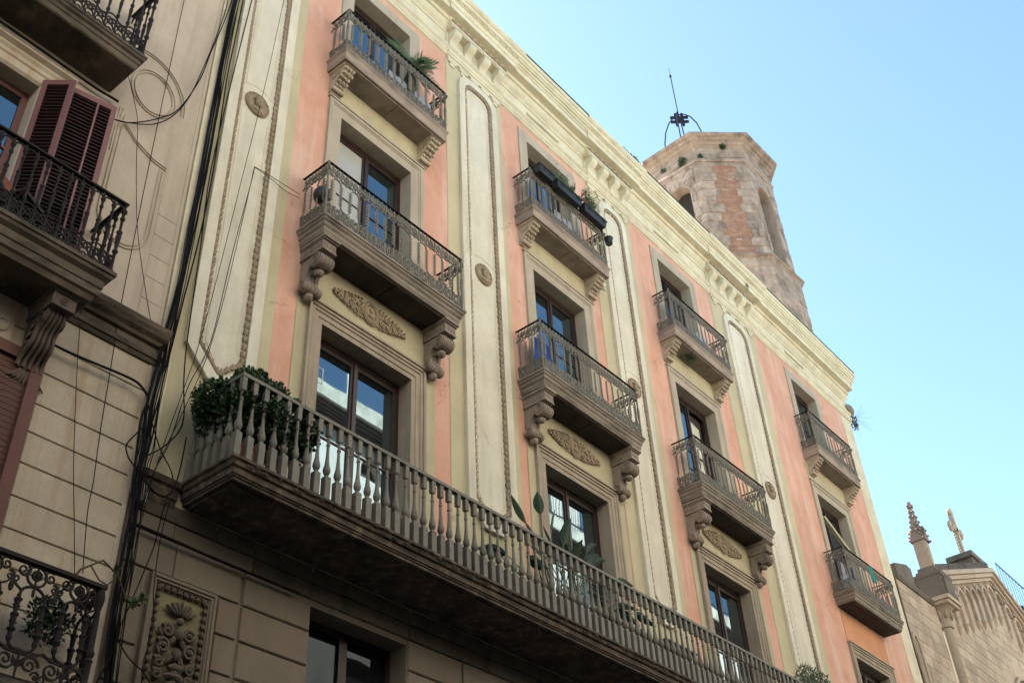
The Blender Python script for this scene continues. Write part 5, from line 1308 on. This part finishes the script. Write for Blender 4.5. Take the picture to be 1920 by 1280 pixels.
# small balcony plants and weeds
def tuft(name, lab, c, r, n, m_, L_=.07, wd=.02, cat='weed', flat=1.0):
    def f(g):
        for k in range(n):
            v = rv(); p = Vector(c) + Vector((v.x * r[0], v.y * r[1], v.z * r[2])) * .8; g.leaf(p, v * .45 + rv() + Vector((0, 0, .3 * flat)), rv(), rp.uniform(.6, 1.3) * L_, wd * rp.uniform(.8, 1.5))
    return plant(name, cat, lab, c, [('foliage', m_, f)], None)
tuft('trailing_plant', 'trailing green plant inside the near corner of the second column middle balcony', (13.2, 9.55, 12.25), (.14, .12, .16), 240, leaf_md, .06, .02, 'plant')
tuft('weed_clump', 'green weed growing from the soffit of the third column top balcony', (19.55, 9.75, 16.08), (.20, .06, .09), 240, leaf_md, .07, .025)
tuft('weed_clump', 'dark shrubby weeds along the roof edge above the third pilaster', (17.9, 9.6, 21.55), (.85, .12, .17), 900, leaf_dk, .07, .025)
tuft('weed_clump', 'small tuft on the roof edge nearer the bell tower', (27.6, 9.6, 21.46), (.35, .1, .1), 260, leaf_dk, .07, .02)
tuft('weed_clump', 'grassy weeds hanging off the far corner of the pink building', (30.66, 9.97, 19.75), (.09, .12, .36), 380, leaf_dk, .09, .018)
tuft('weed_clump', 'tiny weed on the cornice beside the last modillions', (23.6, 9.62, 20.86), (.1, .06, .12), 90, leaf_dk, .05, .02)
tuft('balcony_herb', 'leafy herb behind the near end of the fourth column top balcony', (25.95, 9.68, 16.95), (.14, .1, .28), 240, leaf_md, .07, .025, 'plant')
def tw(k, u, z, r, n, lab):
    p = T3f(k, 2.96)(u, 0, z); tuft('weed_clump', lab, p, r, n, leaf_dk, .10, .035)
tw(7, .55, 39.85, (.42, .28, .26), 520, 'largest green weed on the bell tower under the crown')
tw(0, .25, 40.46, (.28, .14, .14), 260, 'little green tuft under the tower crown on the front face')
tw(0, -.95, 39.8, (.16, .1, .08), 110, 'small tuft on the tower belt at the left of the front face')
tw(7, -.55, 40.1, (.2, .2, .1), 110, 'small tuft low on the left side of the tower crown')
def twig(g):
    for k in range(26): g.tube([(30.8, 9.95, 20.05), (30.95 + rp.uniform(.1, .8), 9.9 + rp.uniform(-.3, .3), 20.2 + rp.uniform(-.4, .4))], .0025, 3)
plant('dry_twigs', 'twigs', 'wispy dry twigs sticking out at the far roof corner', (30.85, 9.9, 20.1), [('twig', stem_m, twig)], None)
g = M(); g.blob((30.62, 10.02, 20.28), (.30, .16, .20), 10, 6); g.obj('gutter_spout', slab_st, AB, smooth=60)
# succulent branch on the lowest neighbour balcony
def bst(g):
    g.tube([(5.05, 9.62, 5.0), (5.2, 9.6, 5.3), (5.42, 9.6, 5.48), (5.62, 9.62, 5.40), (5.75, 9.63, 5.22), (5.95, 9.64, 5.22)], [.014, .013, .011, .01, .008, .006], 5)
    g.tube([(5.3, 9.6, 5.38), (5.42, 9.6, 5.26), (5.52, 9.6, 5.24), (5.6, 9.6, 5.36)], .009, 5)
def blv(g):
    for c in ((5.58, 9.6, 5.42), (5.84, 9.63, 5.17), (5.96, 9.64, 5.26)):
        for k in range(14): g.leaf(c, rv(), rv(), .085, .035)
plant('trailing_succulent', 'plant', 'bare trailing stem with a few fleshy leaves reaching past the lowest black balcony', (5.3, 9.6, 5.0), [('stem', stem_m, bst), ('foliage', leaf_md, blv)], None)
tuft('balcony_bush', 'dark tangled plant behind the ornate black railing', (5.05, 9.75, 4.75), (.30, .14, .28), 420, leaf_dk, .07, .03, 'plant')
# chairs on the neighbour's middle balcony
def chair(x, y, z, rz, lab):
    t = thing('folding_chair', lab, 'chair', (x, y, z), 'dark folding chairs on the neighbour balcony')
    c_, s_ = cos(rz), sin(rz)
    def tr(p): return (x + p[0] * c_ - p[1] * s_, y + p[0] * s_ + p[1] * c_, z + p[2])
    def bars(nm, L_, wd=.035, m_=wood_dk):
        for a, b in L_: M().bar(tr(a), tr(b), wd).obj(nm, m_, t)
    bars('leg', [((-.2, -.2, 0), (-.2, .2, .75)), ((.2, -.2, 0), (.2, .2, .75)), ((-.18, .22, 0), (-.18, -.2, .45)), ((.18, .22, 0), (.18, -.2, .45))])
    bars('seat_slat', [((-.2, -.18 + q * .07, .45), (.2, -.18 + q * .07, .45)) for q in range(6)], .05)
    bars('back_slat', [((-.2, .12 + q * .03, .58 + q * .09), (.2, .12 + q * .03, .58 + q * .09)) for q in range(3)], .06, terra)
chair(3.55, 9.62, 8.75, .5, 'brown slatted folding chair nearest the shutters'); chair(3.0, 9.62, 8.75, -.4, 'brown slatted folding chair further left against the window')
# laundry
def cloth(name, lab, cat, x0, x1, y, z0, z1, m_, sl_=0):
    g = M(); n = 12; V = []
    for r_ in range(5):
        z = z1 + (z0 - z1) * r_ / 4
        for i in range(n + 1):
            f = i / n; V.append((x0 + (x1 - x0) * f + sl_ * r_ * .02, y + .02 * sin(f * 15 + r_ * .6) * (.4 + r_ * .25), z + .01 * sin(f * 9)))
    g.add(V, [(r_ * (n + 1) + i, r_ * (n + 1) + i + 1, (r_ + 1) * (n + 1) + i + 1, (r_ + 1) * (n + 1) + i) for r_ in range(4) for i in range(n)])
    return g.obj(name, m_, None, lab, cat, org=((x0 + x1) / 2, y, z1), smooth=60)
cloth('towel', 'bright blue towel behind the top left iron balcony', 'towel', 8.55, 8.80, 9.72, 16.55, 17.0, cloth_b)
cloth('bedsheet', 'pale blue and white checked sheet drying behind the top left iron balcony', 'sheet', 9.25, 10.4, 9.70, 16.5, 17.1, cloth_w)
cloth('towel', 'bright blue towel at the near end of the planter balcony', 'towel', 13.42, 13.62, 9.68, 16.65, 17.35, cloth_b)
cloth('bedsheet', 'pale grey cloth drying under the window boxes', 'sheet', 14.3, 15.0, 9.70, 16.55, 17.15, cloth_w)
cloth('towel', 'blue towel at the near end of the second column middle balcony', 'towel', 13.25, 13.75, 9.72, 12.25, 13.05, cloth_b)
cloth('shirt', 'blue shirt behind the near end of the third column top balcony', 'shirt', 18.85, 19.05, 9.72, 16.55, 17.3, cloth_b)
cloth('bedsheet', 'pale cloth behind the middle of the third column top balcony', 'sheet', 19.9, 20.5, 9.70, 16.6, 17.1, cloth_w)
cloth('towel', 'teal towel over the rail of the fourth column middle balcony', 'towel', 27.0, 27.25, 9.44, 12.75, 13.2, cloth_t)
cloth('towel', 'light blue towel low behind the fourth column middle balcony', 'towel', 27.3, 27.9, 9.68, 12.2, 12.6, cloth_w)
cloth('bedsheet', 'pale sheet behind the near end of the fourth column middle balcony', 'sheet', 25.75, 26.1, 9.7, 12.3, 12.95, cloth_w)
cloth('shirt', 'dark navy shirt with the pale sheet on the fourth column middle balcony', 'shirt', 26.15, 26.5, 9.69, 12.25, 13.0, cloth_n)
g = M(); g.bar((26.30, 10.06, 14.60), (27.55, 10.06, 14.02), .10, .10); g.obj('wooden_pole', panelc, None, 'slanting pale wooden pole across the fourth column window', 'pole', org=(26.9, 10.06, 14.3))
g = M(); g.box(16.06, 16.18, 9.80, 9.99, 16.18, 16.26); g.tube([(16.12, 9.85, 16.18), (16.12, 9.80, 16.05)], .03, 6); g.obj('security_camera', white_m, None, 'small white camera on the wall right of the planter balcony', 'camera', org=(16.12, 9.9, 16.2))
g = M(); g.box(5.87, 5.97, 9.92, 9.99, 6.52, 6.74); g.box(5.866, 5.974, 9.91, 9.92, 6.516, 6.744); g.obj('junction_box', grey_m, None, 'small pale grey electrical box among the cables under the string course', 'junction box', org=(5.92, 9.98, 6.6))
# ================================================================ cables
CB = {
'bundle' : [(5.94, 9.93, 16.37), (5.94, 9.93, 15.93), (5.91, 9.93, 15.04), (5.9, 9.93, 14.1), (5.91, 9.93, 13.23), (5.91, 9.93, 11.85), (5.89, 9.93, 10.69), (5.88, 9.93, 9.73), (5.82, 9.93, 8.9), (5.81, 9.93, 8.31), (5.78, 9.93, 7.74), (5.81, 9.93, 7.23), (5.79, 9.93, 6.87), (5.82, 9.93, 6.4), (5.83, 9.93, 6.07), (5.83, 9.93, 5.69), (5.83, 9.93, 5.26), (5.85, 9.93, 4.86), (5.89, 9.93, 4.36)] ,
'c1' : [(6.1, 9.92, 16.54), (6.07, 9.92, 14.92), (6.05, 9.92, 13.97), (6.09, 9.92, 11.99), (6.06, 9.92, 10.7), (5.99, 9.92, 9.52), (5.95, 9.92, 8.8), (5.91, 9.92, 8.12), (5.91, 9.92, 7.5), (5.88, 9.92, 7.05), (5.88, 9.92, 6.56), (5.87, 9.92, 6.02)] ,
'c2' : [(6.02, 9.91, 16.45), (5.98, 9.91, 11.89), (5.94, 9.91, 10.03), (5.91, 9.91, 8.77), (5.9, 9.91, 7.95), (5.83, 9.91, 7.09), (5.89, 9.91, 6.35)] ,
'c3' : [(6.27, 9.9, 16.71), (6.14, 9.9, 14.3), (6.04, 9.9, 11.93), (6.09, 9.9, 10.42), (6.13, 9.9, 8.92), (6.18, 9.9, 8.29), (6.26, 9.9, 7.82), (6.21, 9.9, 7.54), (6.02, 9.9, 7.24), (5.82, 9.9, 7.03)] ,
'c4' : [(6.76, 9.9, 12.59), (6.73, 9.9, 12.19), (6.59, 9.9, 10.66), (6.47, 9.9, 9.08), (6.25, 9.9, 8.25), (6.13, 9.9, 7.39), (6.0, 9.9, 6.95), (5.94, 9.9, 6.5)] ,
'c5' : [(6.91, 9.9, 17.42), (6.87, 9.9, 16.91), (6.77, 9.9, 15.04), (6.66, 9.9, 13.38), (6.58, 9.9, 12.36), (6.44, 9.9, 10.46), (6.31, 9.9, 8.99), (6.18, 9.9, 8.09), (6.06, 9.9, 7.34), (5.99, 9.9, 6.8), (5.94, 9.9, 6.17)] ,
'c22' : [(6.75, 9.9, 12.56), (6.69, 9.9, 11.56), (6.6, 9.9, 10.27), (6.51, 9.9, 9.28), (6.41, 9.9, 8.62), (6.2, 9.9, 7.71), (6.04, 9.9, 7.11), (5.93, 9.9, 6.6)] ,
'c6' : [(5.1, 9.95, 15.46), (5.1, 9.95, 15.04), (5.14, 9.95, 11.25), (5.19, 9.95, 8.7), (5.22, 9.95, 8.23), (5.27, 9.95, 7.2), (5.32, 9.95, 6.53), (5.33, 9.95, 6.14), (5.42, 9.95, 5.46)] ,
'c7' : [(4.54, 9.95, 12.7), (4.72, 9.95, 12.3), (4.84, 9.95, 11.96), (4.98, 9.95, 11.13), (5.18, 9.95, 10.19), (5.45, 9.95, 9.37), (5.69, 9.95, 8.74)] ,
'c8' : [(4.33, 9.93, 11.68), (4.59, 9.93, 11.75), (4.83, 9.93, 11.94), (5.13, 9.93, 12.29), (5.38, 9.93, 12.7), (5.61, 9.93, 13.57), (5.7, 9.93, 14.3), (5.79, 9.93, 14.92), (5.85, 9.93, 15.4), (5.93, 9.93, 16.21)] ,
'c9' : [(4.33, 9.92, 11.65), (4.7, 9.92, 11.81), (5.14, 9.92, 12.19), (5.44, 9.92, 12.84), (5.62, 9.92, 13.82), (5.8, 9.92, 15.34), (5.81, 9.92, 16.07)] ,
'rod' : [(2.35, 9.93, 12.05), (2.78, 9.93, 12.06), (3.53, 9.93, 12.05), (4.16, 9.93, 12.04), (4.36, 9.93, 12.06), (4.5, 9.93, 12.07)] ,
'c11' : [(4.22, 9.9, 7.89), (4.41, 9.9, 7.89), (4.75, 9.9, 7.9), (5.09, 9.9, 7.93), (5.51, 9.9, 7.96), (5.67, 9.9, 7.9), (5.75, 9.9, 7.79), (5.71, 9.9, 7.5), (5.74, 9.9, 6.97), (5.78, 9.9, 6.5)] ,
'c12' : [(4.68, 9.97, 9.06), (4.71, 9.97, 8.74), (4.79, 9.97, 8.15), (4.93, 9.97, 7.33), (5.08, 9.97, 6.56), (5.22, 9.97, 5.97), (5.35, 9.97, 5.41)] ,
'c13' : [(5.72, 9.9, 7.85), (5.85, 9.9, 7.54), (6.02, 9.9, 7.24), (6.2, 9.9, 7.04), (6.27, 9.9, 6.89)] ,
'c14' : [(5.85, 9.9, 4.96), (6.07, 9.9, 4.74), (6.29, 9.9, 4.63), (6.41, 9.9, 4.5)] ,
'c15' : [(6.22, 9.9, 6.62), (6.19, 9.9, 6.47), (6.16, 9.9, 6.06), (6.09, 9.9, 5.71), (5.98, 9.9, 5.24), (5.89, 9.9, 4.89)] ,
'c16' : [(6.26, 9.9, 6.64), (6.22, 9.9, 6.14), (6.24, 9.9, 5.57), (6.31, 9.9, 5.11), (6.26, 9.9, 4.74), (6.29, 9.9, 4.46)] ,
'c17' : [(5.81, 9.93, 6.19), (5.96, 9.93, 6.22), (6.08, 9.93, 6.22), (6.51, 9.93, 6.21), (6.97, 9.93, 6.2), (7.6, 9.93, 6.2), (8.27, 9.93, 6.2)] ,
'c18' : [(6.75, 9.9, 12.58), (6.98, 9.9, 12.62), (7.3, 9.9, 12.64), (7.65, 9.9, 12.67)] ,
'c19' : [(6.74, 9.88, 12.55), (7.03, 9.88, 12.55), (7.35, 9.88, 12.51), (7.64, 9.88, 12.57)] ,
'c20' : [(5.76, 9.9, 7.42), (5.6, 9.9, 7.12), (5.62, 9.9, 6.99), (5.72, 9.9, 6.89), (6.12, 9.9, 6.65), (6.3, 9.9, 6.9), (6.34, 9.9, 7.55)] ,
'c21' : [(5.79, 9.9, 6.3), (5.92, 9.9, 5.77), (5.9, 9.9, 5.21), (5.92, 9.9, 4.87), (5.76, 9.9, 4.32)] ,

}
LAB = {'c1': 'black cable just right of the thick bundle', 'c2': 'thin black cable hugging the bundle all the way down', 'c3': 'black cable hanging in a wide loop left of the jade bush', 'c4': 'fine wire fanning down from the hook on the pilaster, nearest the garland',
       'c5': 'longest fine wire running down across the portrait roundel', 'c6': 'fine wire falling from the top across the stucco circle to the lowest balcony', 'c7': 'fine wire crossing the oval stucco panel', 'c8': 'sagging black cable swooping from the shutter up to the bundle, outer one',
       'c9': 'sagging black cable swooping from the shutter up to the bundle, inner one', 'rod': 'thick black cable run ending in a point above the plum shutter', 'c11': 'thick black cable drooping over the streaked stone to the bundle', 'c12': 'thin grey wire wandering down the streaked stone wall',
       'c13': 'short black cable curving beside the balcony side wall', 'c14': 'black cable curving off the bundle towards the carved panel', 'c15': 'thin cable slanting from the balcony soffit back to the bundle', 'c16': 'thin cable dropping over the carved panel',
       'c17': 'thick black cable following the ledge under the long balcony', 'c18': 'fine wire tied to the near end of the middle left balcony, upper one', 'c19': 'fine wire tied to the near end of the middle left balcony, lower one', 'c20': 'loose black loop of cable bulging around the bundle',
       'c21': 'black cable splitting from the foot of the bundle'}
LAB['c22'] = 'fine wire fanning down from the hook on the pilaster, between its two neighbours'
RAD = {'c22': .005, 'c1': .011, 'c2': .009, 'c3': .009, 'c4': .006, 'c5': .005, 'c6': .006, 'c7': .005, 'c8': .009, 'c9': .008, 'rod': .018, 'c11': .016, 'c12': .005, 'c13': .008, 'c14': .008, 'c15': .007, 'c16': .006, 'c17': .018, 'c18': .005, 'c19': .005, 'c20': .009, 'c21': .009}
def smooth_path(P, n=5):
    P = [Vector(p) for p in P]; o = []
    for i in range(len(P) - 1):
        p0, p1, p2, p3 = P[max(0, i - 1)], P[i], P[i + 1], P[min(len(P) - 1, i + 2)]
        for k in range(n):
            t = k / n; o.append(.5 * ((2 * p1) + (p2 - p0) * t + (2 * p0 - 5 * p1 + 4 * p2 - p3) * t * t + (3 * p1 - p0 - 3 * p2 + p3) * t ** 3))
    return o + [P[-1]]
bt = thing('cable_bundle', 'thick black bundle of cables running down the joint between the two buildings', 'cables', tuple(CB['bundle'][0]))
for q in range(11):
    r_ = [.021, .013, .010, .009, .008, .008, .007, .007, .006, .006, .006][q]; ox = rp.uniform(-.02, .075) * (1.0 if q else 0); ph = rp.uniform(0, 6)
    pts = [Vector(p) + Vector((ox * (1 + .8 * (i > 7)) + .013 * sin(i * 1.3 + ph), -.02 * (q % 3) + .01 * sin(i + ph), 0)) for i, p in enumerate(CB['bundle'])]
    M().tube(smooth_path(pts, 3), r_, 6).obj('cable', bluegrey if q == 0 else cable_m, bt, smooth=60)
for k, p in CB.items():
    if k == 'bundle': continue
    M().tube(smooth_path(p), RAD[k], 5).obj('cable', cable_m, None, LAB[k], 'cable', 'loose cables and wires on the facades', org=p[0], smooth=60)
